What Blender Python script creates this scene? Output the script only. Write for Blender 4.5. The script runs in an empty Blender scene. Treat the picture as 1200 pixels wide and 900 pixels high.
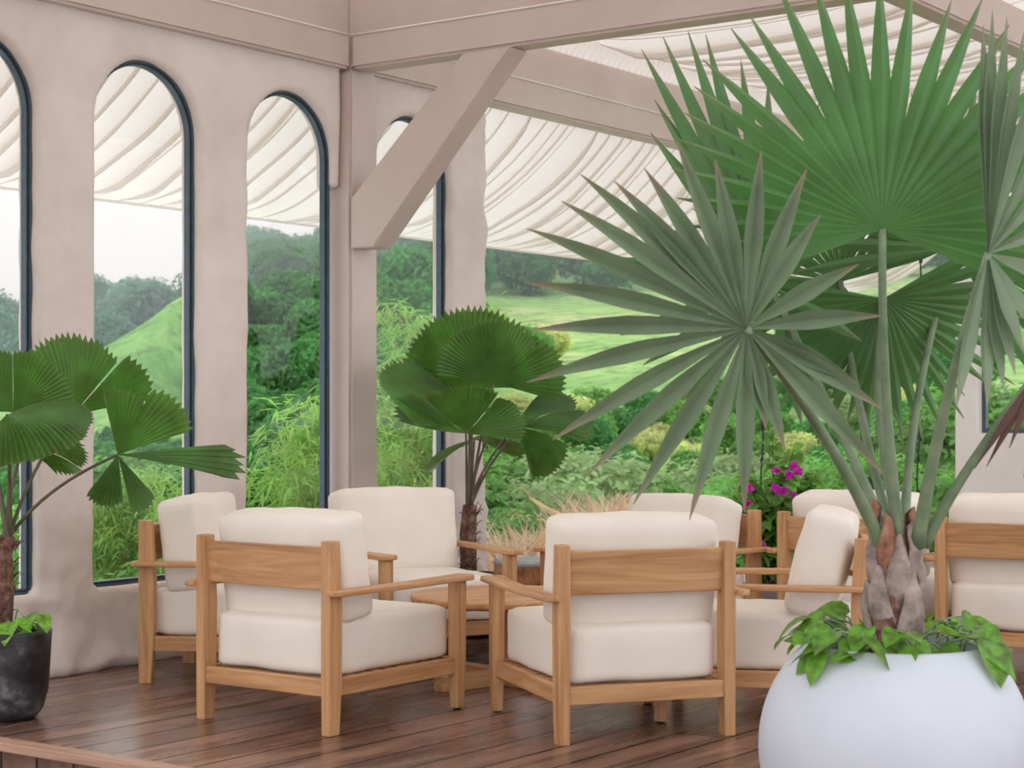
import bpy, bmesh, math, random
from mathutils import Vector, Matrix, noise
random.seed(7)
R = math.radians
scene = bpy.context.scene
COL = scene.collection
F, HY, CZ = 2150.0, 482.0, 1.30
D1 = Vector((.585, .811, 0)); D2 = Vector((-.811, .585, 0)); UP = Vector((0, 0, 1))
O = Vector((-.94, 10.69, 0))

def P(px, py, Y):
    return Vector(((px - 600) / F * Y, Y, CZ + (HY - py) / F * Y))
def W(t, off, z):
    return O + D1 * t + D2 * off + UP * z

# ------------------------------------------------------------------ materials
def new_mat(name):
    m = bpy.data.materials.new(name); m.use_nodes = True
    nt = m.node_tree; b = nt.nodes['Principled BSDF']
    return m, nt, b
def N(nt, typ, **kw):
    n = nt.nodes.new(typ)
    for k, v in kw.items():
        if k in n.inputs: n.inputs[k].default_value = v
        else: setattr(n, k, v)
    return n
def ramp(nt, stops):
    r = nt.nodes.new('ShaderNodeValToRGB'); e = r.color_ramp.elements
    while len(e) < len(stops): e.new(.5)
    for i, (p, c) in enumerate(stops):
        e[i].position = p; e[i].color = (*c, 1)
    return r
def srgb(r, g, b):
    f = lambda c: (c / 255 / 12.92) if c / 255 <= .04045 else ((c / 255 + .055) / 1.055) ** 2.4
    return (f(r), f(g), f(b))
def bump(nt, b, h, strength, dist=.01):
    n = N(nt, 'ShaderNodeBump', Strength=strength, Distance=dist)
    nt.links.new(h, n.inputs['Height']); nt.links.new(n.outputs[0], b.inputs['Normal'])
def coords(nt, which='Object', scale=(1, 1, 1), rot=(0, 0, 0)):
    tc = nt.nodes.new('ShaderNodeTexCoord'); mp = nt.nodes.new('ShaderNodeMapping')
    mp.inputs['Scale'].default_value = scale; mp.inputs['Rotation'].default_value = rot
    nt.links.new(tc.outputs[which], mp.inputs[0]); return mp.outputs[0]

def mat_wood(name, axis, c0, c1, c2):
    m, nt, b = new_mat(name)
    sc = [26, 26, 26]; sc[axis] = 1.6
    v = coords(nt, 'Object', sc)
    oi = nt.nodes.new('ShaderNodeObjectInfo')
    add = N(nt, 'ShaderNodeVectorMath', operation='ADD')
    mul = N(nt, 'ShaderNodeMath', operation='MULTIPLY'); mul.inputs[1].default_value = 37
    nt.links.new(oi.outputs['Random'], mul.inputs[0])
    nt.links.new(v, add.inputs[0]); nt.links.new(mul.outputs[0], add.inputs[1])
    n1 = N(nt, 'ShaderNodeTexNoise', Scale=1.0, Detail=5.0, Roughness=.6, Distortion=.6)
    nt.links.new(add.outputs[0], n1.inputs[0])
    r = ramp(nt, [(.28, c0), (.5, c1), (.72, c2)])
    nt.links.new(n1.outputs[0], r.inputs[0]); nt.links.new(r.outputs[0], b.inputs['Base Color'])
    b.inputs['Roughness'].default_value = .5
    bump(nt, b, n1.outputs[0], .15, .003)
    return m
TEAK = (srgb(160, 112, 72), srgb(198, 148, 102), srgb(218, 172, 124))
teak = [mat_wood('teak_' + 'xyz'[i], i, *TEAK) for i in range(3)]

def mat_noise(name, stops, scale=6, rough=.7, bstr=.2, bdist=.01, detail=5, which='Object', bscale=None):
    m, nt, b = new_mat(name)
    v = coords(nt, which)
    n = N(nt, 'ShaderNodeTexNoise', Scale=scale, Detail=detail, Roughness=.6)
    nt.links.new(v, n.inputs[0])
    r = ramp(nt, stops); nt.links.new(n.outputs[0], r.inputs[0]); nt.links.new(r.outputs[0], b.inputs['Base Color'])
    b.inputs['Roughness'].default_value = rough
    if bstr:
        h = n.outputs[0]
        if bscale:
            n2 = N(nt, 'ShaderNodeTexNoise', Scale=bscale, Detail=4.0); nt.links.new(v, n2.inputs[0]); h = n2.outputs[0]
        bump(nt, b, h, bstr, bdist)
    return m
m_plaster = mat_noise('stucco_plaster', [(.3, srgb(212, 199, 191)), (.55, srgb(222, 210, 203)), (.8, srgb(230, 219, 212))], 2.2, .85, .55, .02, bscale=9)
m_paint = mat_noise('taupe_paint', [(.3, srgb(198, 180, 171)), (.7, srgb(206, 189, 180))], 3, .34, .06, .004, bscale=60)
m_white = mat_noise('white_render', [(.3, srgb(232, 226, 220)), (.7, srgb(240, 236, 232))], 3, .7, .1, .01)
m_frame = mat_noise('slate_frame', [(.3, srgb(62, 78, 92)), (.7, srgb(74, 92, 106))], 20, .4, 0)
m_rim = mat_noise('dark_gasket', [(.3, srgb(30, 36, 42)), (.7, srgb(40, 46, 52))], 20, .5, 0)
m_cloth = mat_noise('cream_canvas', [(.3, srgb(238, 228, 217)), (.7, srgb(243, 234, 224))], 5, .9, .22, .012, bscale=7)
m_black = mat_noise('worn_black_clay', [(.42, srgb(26, 26, 29)), (.56, srgb(60, 60, 64)), (.7, srgb(130, 128, 130))], 7, .38, .2, .01, detail=8)
m_potwhite = mat_noise('white_fibreglass', [(.3, srgb(190, 195, 206)), (.7, srgb(200, 204, 214))], 3, .5, .04, .004)
m_soil = mat_noise('dark_soil', [(.3, srgb(24, 18, 16)), (.7, srgb(60, 46, 40))], 40, .95, .8, .02)
m_trunk = mat_noise('fibrous_trunk', [(.3, srgb(52, 34, 30)), (.5, srgb(110, 76, 64)), (.75, srgb(160, 130, 112))], 28, .9, .8, .01)
m_bark = mat_noise('forest_bark', [(.3, srgb(70, 60, 50)), (.7, srgb(120, 108, 92))], 4, .9, .3, .02)
m_boot = mat_noise('grey_leaf_base', [(.3, srgb(98, 80, 74)), (.5, srgb(150, 132, 124)), (.75, srgb(190, 176, 168))], 16, .8, .6, .01, detail=8)
m_bootred = mat_noise('rusty_leaf_base', [(.34, srgb(84, 60, 50)), (.5, srgb(150, 100, 76)), (.7, srgb(176, 144, 124))], 14, .7, .4, .01)
m_cable = mat_noise('black_cable', [(.3, srgb(24, 24, 24)), (.7, srgb(40, 40, 40))], 4, .6, 0)
m_log = mat_noise('weathered_log', [(.3, srgb(60, 42, 34)), (.5, srgb(176, 120, 84)), (.75, srgb(214, 166, 128))], 9, .8, .5, .01)
m_logtop = mat_noise('grey_log_top', [(.3, srgb(140, 146, 150)), (.7, srgb(186, 190, 194))], 9, .7, .2, .01)
m_dark = mat_noise('dark_timber', [(.3, srgb(48, 36, 32)), (.7, srgb(86, 66, 60))], 9, .7, .3, .01)

def mat_floor():
    m, nt, b = new_mat('brown_planks')
    v = coords(nt, 'Object')
    br = N(nt, 'ShaderNodeTexBrick', Scale=1.0)
    br.offset = .37; br.squash = 1
    br.inputs['Brick Width'].default_value = 4.6; br.inputs['Row Height'].default_value = .215
    br.inputs['Mortar Size'].default_value = .008; br.inputs['Mortar Smooth'].default_value = .1
    br.inputs['Color1'].default_value = (.0, .0, .0, 1); br.inputs['Color2'].default_value = (1, 1, 1, 1)
    br.inputs['Mortar'].default_value = (.5, .5, .5, 1)
    nt.links.new(v, br.inputs[0])
    mp = nt.nodes.new('ShaderNodeMapping'); mp.inputs['Scale'].default_value = (1.1, 8, 1)
    nt.links.new(v, mp.inputs[0])
    ad = N(nt, 'ShaderNodeVectorMath', operation='MULTIPLY_ADD')
    ad.inputs[1].default_value = (9, 9, 9)
    nt.links.new(br.outputs['Color'], ad.inputs[0]); nt.links.new(mp.outputs[0], ad.inputs[2])
    n = N(nt, 'ShaderNodeTexNoise', Scale=1.0, Detail=6.0, Roughness=.62, Distortion=.5)
    nt.links.new(ad.outputs[0], n.inputs[0])
    r = ramp(nt, [(.25, srgb(72, 50, 43)), (.46, srgb(124, 92, 79)), (.6, srgb(150, 114, 98)), (.8, srgb(178, 142, 124))])
    nt.links.new(n.outputs[0], r.inputs[0])
    big = N(nt, 'ShaderNodeTexNoise', Scale=1.3, Detail=3.0); nt.links.new(v, big.inputs[0])
    hsv = nt.nodes.new('ShaderNodeHueSaturation')
    mr = N(nt, 'ShaderNodeMapRange'); mr.inputs[1].default_value = .3; mr.inputs[2].default_value = .7; mr.inputs[3].default_value = .6; mr.inputs[4].default_value = 1.25
    nt.links.new(big.outputs[0], mr.inputs[0]); nt.links.new(mr.outputs[0], hsv.inputs['Value'])
    nt.links.new(r.outputs[0], hsv.inputs['Color'])
    mx = N(nt, 'ShaderNodeMix', data_type='RGBA')
    nt.links.new(br.outputs['Fac'], mx.inputs[0]); nt.links.new(hsv.outputs[0], mx.inputs[6]); mx.inputs[7].default_value = (.008, .005, .004, 1)
    nt.links.new(mx.outputs[2], b.inputs['Base Color'])
    rr = N(nt, 'ShaderNodeMapRange'); rr.inputs[3].default_value = .14; rr.inputs[4].default_value = .42
    nt.links.new(n.outputs[0], rr.inputs[0]); nt.links.new(rr.outputs[0], b.inputs['Roughness'])
    sub = N(nt, 'ShaderNodeMath', operation='SUBTRACT'); nt.links.new(n.outputs[0], sub.inputs[0]); nt.links.new(br.outputs['Fac'], sub.inputs[1])
    bump(nt, b, sub.outputs[0], .3, .004)
    return m
m_floor = mat_floor()
m_edge = mat_wood('pale_nosing', 1, srgb(140, 104, 86), srgb(176, 138, 116), srgb(198, 162, 140))

def mat_leaf(name, front, back, trans=.3, rough=.45, var=.12, tip=None, nscale=3, streak=None):
    """front/back colour by surface side, leaf translucency, per-object and noise variation"""
    m, nt, b = new_mat(name)
    out = nt.nodes['Material Output']
    geo = nt.nodes.new('ShaderNodeNewGeometry'); oi = nt.nodes.new('ShaderNodeObjectInfo')
    mx = N(nt, 'ShaderNodeMix', data_type='RGBA')
    mx.inputs[6].default_value = (*front, 1); mx.inputs[7].default_value = (*back, 1)
    nt.links.new(geo.outputs['Backfacing'], mx.inputs[0])
    n = N(nt, 'ShaderNodeTexNoise', Scale=nscale, Detail=3.0)
    v = coords(nt, 'Object'); nt.links.new(v, n.inputs[0])
    hs = nt.nodes.new('ShaderNodeHueSaturation')
    a = N(nt, 'ShaderNodeMapRange'); a.inputs[1].default_value = .25; a.inputs[2].default_value = .75
    a.inputs[3].default_value = 1 - 2.2 * var; a.inputs[4].default_value = 1 + 2.2 * var
    nt.links.new(n.outputs[0], a.inputs[0])
    a2 = N(nt, 'ShaderNodeMapRange'); a2.inputs[3].default_value = 1 - var; a2.inputs[4].default_value = 1 + var
    nt.links.new(oi.outputs['Random'], a2.inputs[0])
    mu = N(nt, 'ShaderNodeMath', operation='MULTIPLY'); nt.links.new(a.outputs[0], mu.inputs[0]); nt.links.new(a2.outputs[0], mu.inputs[1])
    nt.links.new(mu.outputs[0], hs.inputs['Value'])
    h2 = N(nt, 'ShaderNodeMapRange'); h2.inputs[3].default_value = .5 - var * .12; h2.inputs[4].default_value = .5 + var * .12
    nt.links.new(n.outputs[0], h2.inputs[0]); nt.links.new(h2.outputs[0], hs.inputs['Hue'])
    nt.links.new(mx.outputs[2], hs.inputs['Color'])
    col = hs.outputs[0]
    if tip:
        at = nt.nodes.new('ShaderNodeAttribute'); at.attribute_name = 'age'
        m2 = N(nt, 'ShaderNodeMix', data_type='RGBA'); m2.inputs[7].default_value = (*tip, 1)
        nt.links.new(at.outputs['Fac'], m2.inputs[0]); nt.links.new(col, m2.inputs[6]); col = m2.outputs[2]
    nt.links.new(col, b.inputs['Base Color']); b.inputs['Roughness'].default_value = rough
    tr = nt.nodes.new('ShaderNodeBsdfTranslucent'); ms = nt.nodes.new('ShaderNodeMixShader'); ms.inputs[0].default_value = trans
    hb = N(nt, 'ShaderNodeHueSaturation', Saturation=1.08, Value=1.7); nt.links.new(col, hb.inputs['Color']); nt.links.new(hb.outputs[0], tr.inputs[0])
    nt.links.new(b.outputs[0], ms.inputs[1]); nt.links.new(tr.outputs[0], ms.inputs[2]); nt.links.new(ms.outputs[0], out.inputs[0])
    return m
DRY = srgb(158, 134, 116)
m_palm = mat_leaf('fan_palm_leaf', srgb(84, 128, 70), srgb(116, 134, 106), .2, .42, .1, DRY, 5)
m_palmdry = mat_leaf('dead_palm_leaf', srgb(104, 74, 66), srgb(128, 98, 88), .15, .6, .15, None, 6)
m_stalk = mat_noise('green_stalk', [(.3, srgb(92, 114, 84)), (.7, srgb(132, 148, 116))], 9, .5, .1, .005)
m_licuala = mat_leaf('ruffled_palm_leaf', srgb(78, 118, 52), srgb(98, 124, 66), .40, .38, .16, DRY, 7)
m_lstalk = mat_noise('olive_stalk', [(.3, srgb(70, 64, 48)), (.7, srgb(112, 104, 78))], 9, .5, .1, .005)
m_pothos = mat_leaf('variegated_leaf', srgb(118, 168, 60), srgb(140, 180, 84), .3, .35, .3, None, 30)
m_boug = mat_leaf('bougainvillea_leaf', srgb(116, 160, 76), srgb(136, 172, 96), .3, .5, .2, None, 9)
m_petal = mat_leaf('magenta_bract', srgb(196, 52, 172), srgb(196, 70, 176), .35, .6, .1, None, 9)
m_twig = mat_noise('brown_twig', [(.3, srgb(70, 60, 46)), (.7, srgb(104, 92, 70))], 9, .8, 0)
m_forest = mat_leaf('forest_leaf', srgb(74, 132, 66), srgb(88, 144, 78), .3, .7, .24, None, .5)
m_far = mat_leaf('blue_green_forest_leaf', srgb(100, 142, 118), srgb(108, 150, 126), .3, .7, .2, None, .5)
m_bright = mat_leaf('bright_shrub_leaf', srgb(98, 144, 66), srgb(118, 160, 84), .3, .6, .32, None, 1.5)
m_bamboo = mat_leaf('bamboo_leaf', srgb(132, 168, 84), srgb(146, 178, 100), .28, .55, .18, None, 2)
m_olive = mat_leaf('olive_shrub_leaf', srgb(128, 152, 100), srgb(146, 166, 120), .3, .65, .2, None, 1.5)
m_yel = mat_leaf('yellow_shrub_leaf', srgb(176, 184, 116), srgb(186, 192, 130), .3, .65, .2, None, 1.5)
m_dry = mat_leaf('dry_grass_blade', srgb(206, 184, 158), srgb(214, 194, 170), .3, .8, .15, None, 2)
m_cane = mat_noise('yellow_cane', [(.3, srgb(168, 158, 90)), (.7, srgb(206, 190, 120))], 3, .5, 0)

def mat_sail():
    m, nt, b = new_mat('white_shade_cloth'); out = nt.nodes['Material Output']
    c = srgb(250, 244, 239)
    b.inputs['Base Color'].default_value = (*c, 1); b.inputs['Roughness'].default_value = .9
    tr = nt.nodes.new('ShaderNodeBsdfTranslucent'); tr.inputs[0].default_value = (*c, 1)
    ms = nt.nodes.new('ShaderNodeMixShader'); ms.inputs[0].default_value = .37
    nt.links.new(b.outputs[0], ms.inputs[1]); nt.links.new(tr.outputs[0], ms.inputs[2]); nt.links.new(ms.outputs[0], out.inputs[0])
    return m
m_sail = mat_sail()
def mat_glass():
    m, nt, b = new_mat('window_glass'); out = nt.nodes['Material Output']
    t = nt.nodes.new('ShaderNodeBsdfTransparent'); t.inputs[0].default_value = (.985, .995, .99, 1)
    g = N(nt, 'ShaderNodeBsdfGlossy', Roughness=.01)
    lw = N(nt, 'ShaderNodeLayerWeight', Blend=.5)
    pw = N(nt, 'ShaderNodeMath', operation='POWER'); pw.inputs[1].default_value = 5
    ma = N(nt, 'ShaderNodeMath', operation='MULTIPLY_ADD'); ma.inputs[1].default_value = .9; ma.inputs[2].default_value = .02
    nt.links.new(lw.outputs['Facing'], pw.inputs[0]); nt.links.new(pw.outputs[0], ma.inputs[0])
    ms = nt.nodes.new('ShaderNodeMixShader')
    nt.links.new(ma.outputs[0], ms.inputs[0]); nt.links.new(t.outputs[0], ms.inputs[1]); nt.links.new(g.outputs[0], ms.inputs[2])
    nt.links.new(ms.outputs[0], out.inputs[0]); return m
m_glass = mat_glass()
def mat_hill():
    m, nt, b = new_mat('grassy_hillside')
    v = coords(nt, 'Object')
    n1 = N(nt, 'ShaderNodeTexNoise', Scale=.06, Detail=6.0, Roughness=.65); nt.links.new(v, n1.inputs[0])
    n2 = N(nt, 'ShaderNodeTexNoise', Scale=.9, Detail=5.0, Roughness=.7); nt.links.new(v, n2.inputs[0])
    r = ramp(nt, [(.32, srgb(96, 140, 80)), (.46, srgb(132, 172, 98)), (.56, srgb(150, 182, 112)), (.66, srgb(188, 184, 140))])
    nt.links.new(n1.outputs[0], r.inputs[0])
    r2 = ramp(nt, [(.34, (.42, .45, .42)), (.5, (1, 1, 1)), (.7, (1.3, 1.22, 1.15))])
    nt.links.new(n2.outputs[0], r2.inputs[0])
    mx = N(nt, 'ShaderNodeMix', data_type='RGBA', blend_type='MULTIPLY'); mx.inputs[0].default_value = .8
    nt.links.new(r.outputs[0], mx.inputs[6]); nt.links.new(r2.outputs[0], mx.inputs[7])
    nt.links.new(mx.outputs[2], b.inputs['Base Color']); b.inputs['Roughness'].default_value = 1
    bump(nt, b, n2.outputs[0], .8, .5)
    return m
m_hill = mat_hill()

# ------------------------------------------------------------------ mesh helpers
class MB:
    def __init__(s): s.v = []; s.f = []; s.mi = []; s.age = {}
    def add(s, vs, fs, mi=0):
        o = len(s.v); s.v += [tuple(p) for p in vs]; s.f += [tuple(i + o for i in f) for f in fs]; s.mi += [mi] * len(fs); return o
    def box(s, c, sz, M=None, top=None):
        """box centred at c; top=(fx,fy) tapers the upper end"""
        x, y, z = [a / 2 for a in sz]; tx, ty = top or (1, 1)
        vs = [(-x, -y, -z), (x, -y, -z), (x, y, -z), (-x, y, -z), (-x * tx, -y * ty, z), (x * tx, -y * ty, z), (x * tx, y * ty, z), (-x * tx, y * ty, z)]
        vs = [Vector(p) for p in vs]
        if M is not None: vs = [M @ p for p in vs]
        c = Vector(c)
        return s.add([p + c for p in vs], [(0, 3, 2, 1), (4, 5, 6, 7), (0, 1, 5, 4), (1, 2, 6, 5), (2, 3, 7, 6), (3, 0, 4, 7)])
    def tube(s, pts, rad, n=8, cap=True, mi=0):
        pts = [Vector(p) for p in pts]; rings = []
        t0 = (pts[1] - pts[0]).normalized()
        a = t0.orthogonal().normalized()
        for i, p in enumerate(pts):
            t = (pts[min(i + 1, len(pts) - 1)] - pts[max(i - 1, 0)]).normalized()
            a = (a - t * a.dot(t)).normalized(); b = t.cross(a)
            r = rad[i] if isinstance(rad, (list, tuple)) else rad
            rings.append([p + (a * math.cos(2 * math.pi * k / n) + b * math.sin(2 * math.pi * k / n)) * r for k in range(n)])
        vs = [q for r in rings for q in r]; fs = []
        for i in range(len(pts) - 1):
            for k in range(n):
                fs.append((i * n + k, i * n + (k + 1) % n, (i + 1) * n + (k + 1) % n, (i + 1) * n + k))
        if cap: fs += [tuple(range(n))[::-1], tuple((len(pts) - 1) * n + k for k in range(n))]
        s.add(vs, fs, mi)
    def lathe(s, prof, n=48, c=(0, 0, 0), wob=0, mi=0):
        vs = []; fs = []; c = Vector(c)
        for (r, z) in prof:
            for k in range(n):
                a = 2 * math.pi * k / n
                q = Vector((math.cos(a), math.sin(a), z))
                rr = r * (1 + wob * noise.noise(q * 2.0))
                vs.append(c + Vector((q.x * rr, q.y * rr, z)))
        for i in range(len(prof) - 1):
            for k in range(n):
                fs.append((i * n + k, i * n + (k + 1) % n, (i + 1) * n + (k + 1) % n, (i + 1) * n + k))
        fs.append(tuple(range(n))[::-1]); fs.append(tuple((len(prof) - 1) * n + k for k in range(n)))
        s.add(vs, fs, mi)
    def mesh(s, name, mats, smooth=False, bevel=0):
        me = bpy.data.meshes.new(name); me.from_pydata(s.v, [], s.f)
        for m in (mats if isinstance(mats, (list, tuple)) else [mats]): me.materials.append(m)
        if any(s.mi): me.polygons.foreach_set('material_index', s.mi)
        if s.age:
            at = me.attributes.new('age', 'FLOAT', 'POINT')
            at.data.foreach_set('value', [s.age.get(i, 0.0) for i in range(len(s.v))])
        if bevel:
            bm = bmesh.new(); bm.from_mesh(me)
            eds = [e for e in bm.edges if len(e.link_faces) == 2 and e.calc_face_angle(0) > .6]
            bmesh.ops.bevel(bm, geom=eds, offset=bevel, segments=2, affect='EDGES', profile=.5, clamp_overlap=True)
            bm.to_mesh(me); bm.free()
        if smooth: me.polygons.foreach_set('use_smooth', [True] * len(me.polygons))
        me.update(); return me
    def build(s, name, mats, parent=None, smooth=False, bevel=0):
        return link(name, s.mesh(name, mats, smooth, bevel), parent)
def link(name, me, parent=None):
    o = bpy.data.objects.new(name, me); COL.objects.link(o)
    if parent: o.parent = parent
    return o
def tag(o, label=None, cat=None, group=None, kind=None):
    if label: o['label'] = label
    if cat: o['category'] = cat
    if group: o['group'] = group
    if kind: o['kind'] = kind
    return o
def thing(name, label, cat, loc=(0, 0, 0), rz=0, group=None):
    o = bpy.data.objects.new(name, None); COL.objects.link(o); o.empty_display_size = .1
    o.location = loc; o.rotation_euler = (0, 0, rz)
    return tag(o, label, cat, group)
def copy_tree(o, parent=None):
    c = o.copy(); COL.objects.link(c)
    if parent: c.parent = parent
    for ch in list(o.children): copy_tree(ch, c)
    return c
def bez(p0, p1, p2, n=10):
    p0, p1, p2 = Vector(p0), Vector(p1), Vector(p2)
    return [p0 * (1 - t) ** 2 + p1 * 2 * t * (1 - t) + p2 * t * t for t in [i / n for i in range(n + 1)]]

# ------------------------------------------------------------------ camera, world, light
cam = bpy.data.cameras.new('camera'); cam.sensor_width = 36; cam.lens = F / 1200 * 36; cam.shift_y = 32 / 1200
cam.clip_end = 800
cam.dof.use_dof = True; cam.dof.focus_distance = 8.2; cam.dof.aperture_fstop = 6.3
co = bpy.data.objects.new('camera', cam); COL.objects.link(co); co.location = (0, 0, CZ); co.rotation_euler = (R(90), 0, 0)
scene.camera = co
w = bpy.data.worlds.new('overcast_sky'); scene.world = w; w.use_nodes = True
bg = w.node_tree.nodes['Background']; bg.inputs[0].default_value = (.96, .975, 1.0, 1); bg.inputs[1].default_value = 1.9
sun = bpy.data.lights.new('soft_sun', 'SUN'); sun.energy = 1.2; sun.angle = R(50); sun.color = (1, .97, .93)
so = bpy.data.objects.new('soft_sun', sun); COL.objects.link(so); so.rotation_euler = (R(38), 0, R(-25))
vs = scene.view_settings; scene.display_settings.display_device = 'sRGB'
vs.view_transform = 'Standard'; vs.look = 'None'; vs.gamma = 1; vs.exposure = -.28; vs.use_curve_mapping = False
scene.cycles.use_denoising = True
scene.cycles.max_bounces = 10; scene.cycles.transparent_max_bounces = 12

# ------------------------------------------------------------------ floor and platform edge
ANG = math.atan2(D1.y, D1.x)
def local(x, y):   # floor plane coordinates: x along D1, y along D2
    return (x, y, 0)
EDGE_T = (Vector((-2.02, 7.24, 0)) - O).dot(D1)      # platform front edge
fl = MB()
x0, x1, y0, y1, th = EDGE_T + .06, 9.0, -9.5, .24, .17
fl.add([(x0, y0, 0), (x1, y0, 0), (x1, y1, 0), (x0, y1, 0), (x0, y0, -th), (x1, y0, -th), (x1, y1, -th), (x0, y1, -th)],
       [(0, 1, 2, 3), (7, 6, 5, 4), (0, 4, 5, 1), (1, 5, 6, 2), (2, 6, 7, 3), (3, 7, 4, 0)])
fo = fl.build('floor', m_floor); fo.location = O; fo.rotation_euler = (0, 0, ANG); tag(fo, kind='structure')
ed = MB(); ed.box((EDGE_T + .02, (y0 + y1) / 2, -.018), (.09, y1 - y0, .038))
eo = ed.build('trim_1', m_edge, bevel=.006); eo.location = O; eo.rotation_euler = (0, 0, ANG); tag(eo, kind='structure')
lf = MB(); lf.box((EDGE_T - 6.9, -2, -.222), (14.3, 16, .1))
lo = lf.build('floor_lower', m_floor); lo.location = O; lo.rotation_euler = (0, 0, ANG); tag(lo, kind='structure')

# ------------------------------------------------------------------ plaster walls with arched openings
SILL, SPR, WR = .41, 2.755, .363
def arch(xl, xr, n=20, z0=SILL):
    c = (xl + xr) / 2; r = (xr - xl) / 2
    return [(xl, z0)] + [(c - r * math.cos(math.pi * i / n), SPR + r * math.sin(math.pi * i / n)) for i in range(n + 1)] + [(xr, z0)]
WIN = [(-2.965, -2.232), (-1.874, -1.141), (-.783, -.056), (.319, 1.046)]
def plaster_wall(name, outer, holes, thick, mapper, amp=.016, bulge=.03):
    cu = bpy.data.curves.new(name, 'CURVE'); cu.dimensions = '2D'; cu.fill_mode = 'BOTH'; cu.extrude = thick / 2
    for poly in [outer] + holes:
        sp = cu.splines.new('POLY'); sp.points.add(len(poly) - 1); sp.use_cyclic_u = True
        for p, q in zip(sp.points, poly): p.co = (q[0], q[1], 0, 1)
    t = bpy.data.objects.new('tmp', cu); COL.objects.link(t)
    dg = bpy.context.evaluated_depsgraph_get(); me = bpy.data.meshes.new_from_object(t.evaluated_get(dg))
    bpy.data.objects.remove(t); t = bpy.data.objects.new('tmp', me); COL.objects.link(t)
    bm = bmesh.new(); bm.from_mesh(me); bmesh.ops.remove_doubles(bm, verts=bm.verts, dist=1e-4); bm.to_mesh(me); bm.free()
    md = t.modifiers.new('r', 'REMESH'); md.mode = 'VOXEL'; md.voxel_size = .022
    dg = bpy.context.evaluated_depsgraph_get(); me = bpy.data.meshes.new_from_object(t.evaluated_get(dg))
    bpy.data.objects.remove(t); bpy.data.curves.remove(cu)
    for v in me.vertices:
        x, z, d = v.co
        q = Vector((x, z, d * .5))
        n = noise.noise(q * 1.7) * .5 + noise.noise(q * 4.1 + Vector((9, 2, 5))) * .42 + noise.noise(q * 11) * .16
        dent = max(0, noise.noise(q * 2.6 + Vector((3, 8, 1))) - .15)
        k = amp * (1 + 3.6 * max(0, (1.0 - z)) ** 1.5)
        dn = k * n - dent * .03
        dn += bulge * max(0, 1 - z / .42) ** 1.5 * (1 + .8 * noise.noise(q * 3.3))
        dn -= .055 * max(0, 1 - z) ** .9 * abs(noise.noise(q * 4.3 + Vector((2, 6, 3)))) - .012 * max(0, 1 - z)
        front = d < 0
        dd = d - dn if front else d
        x += .008 * noise.noise(q * 5 + Vector((1, 1, 7))); zz = z + .004 * noise.noise(q * 6) * (1 if z > .1 else 0)
        v.co = mapper(x, dd, zz)
    me.materials.append(m_plaster)
    me.polygons.foreach_set('use_smooth', [True] * len(me.polygons)); me.update()
    return tag(link(name, me), kind='structure')
TH = .17
mp_left = lambda x, d, z: W(x, .06 + TH / 2 + d, z)
outer = [(-4.6, 0), (-.016, 0), (-.016, SILL)] + arch(*WIN[2])[:-1] + [(WIN[2][1], 2.60), (-.016, 2.60), (-.016, 3.36), (-4.6, 3.36)]
plaster_wall('wall_left', outer, [arch(*WIN[0]), arch(*WIN[1]), arch(-4.056, -3.323)], TH, mp_left)
rag = [(1.42 + .035 * noise.noise(Vector((z * 5.1, 2, 0))) + .03 * noise.noise(Vector((z * 13, 7, 0))), z) for z in [i * .06 for i in range(0, 57)]]
plaster_wall('wall_back', [(.27, 0)] + rag + [(.27, 3.36)], [arch(*WIN[3])], TH, mp_left, amp=.02)

# window frames and panes
def window(name, xl, xr, mapper, depth=.058, fw=.027, fd=.05, z0=SILL):
    a = arch(xl - .004, xr + .004, 28, z0 - .004)
    def inset(k): 
        c = (xl + xr) / 2; r = (xr - xl) / 2 - k
        return [(c - r, z0 + k)] + [(c - r * math.cos(math.pi * i / 28), SPR + r * math.sin(math.pi * i / 28)) for i in range(29)] + [(c + r, z0 + k)]
    o1, i1, i2 = inset(-.006), inset(fw), inset(fw * .45)
    mb = MB(); n = len(o1)
    # stepped section: outer face, then a recessed lip
    rings = [(o1, depth), (i2, depth), (i2, depth + .012), (i1, depth + .012), (i1, depth + fd), (o1, depth + fd)]
    vs = [mapper(p[0], q, p[1]) for r, q in rings for p in r]; fs = []
    for a_ in range(6):
        b_ = (a_ + 1) % 6
        for k in range(n): fs.append((a_ * n + k, a_ * n + (k + 1) % n, b_ * n + (k + 1) % n, b_ * n + k))
    mb.add(vs, fs); fr = mb.build(name, m_frame); tag(fr, kind='structure')
    g = MB(); ip = inset(fw - .004); vs = [mapper(p[0], depth + .03, p[1]) for p in ip] + [mapper(p[0], depth + .036, p[1]) for p in ip]
    m_ = len(ip); g.add(vs, [tuple(range(m_)), tuple(range(2 * m_ - 1, m_ - 1, -1))] + [(k, (k + 1) % m_, m_ + (k + 1) % m_, m_ + k) for k in range(m_)])
    g.build('pane', m_glass, fr)
    gk = MB(); gi = inset(fw * .72); go = inset(fw * .5)
    vs = [mapper(p[0], depth + .010, p[1]) for p in go] + [mapper(p[0], depth + .010, p[1]) for p in gi]
    gk.add(vs, [(k, (k + 1) % n, n + (k + 1) % n, n + k) for k in range(n)]); gk.build('gasket', m_rim, fr)
for i, (a, b) in enumerate(WIN):
    window('window_%d' % (i + 1), a, b, lambda x, d, z: W(x, .06 + d, z))

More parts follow.
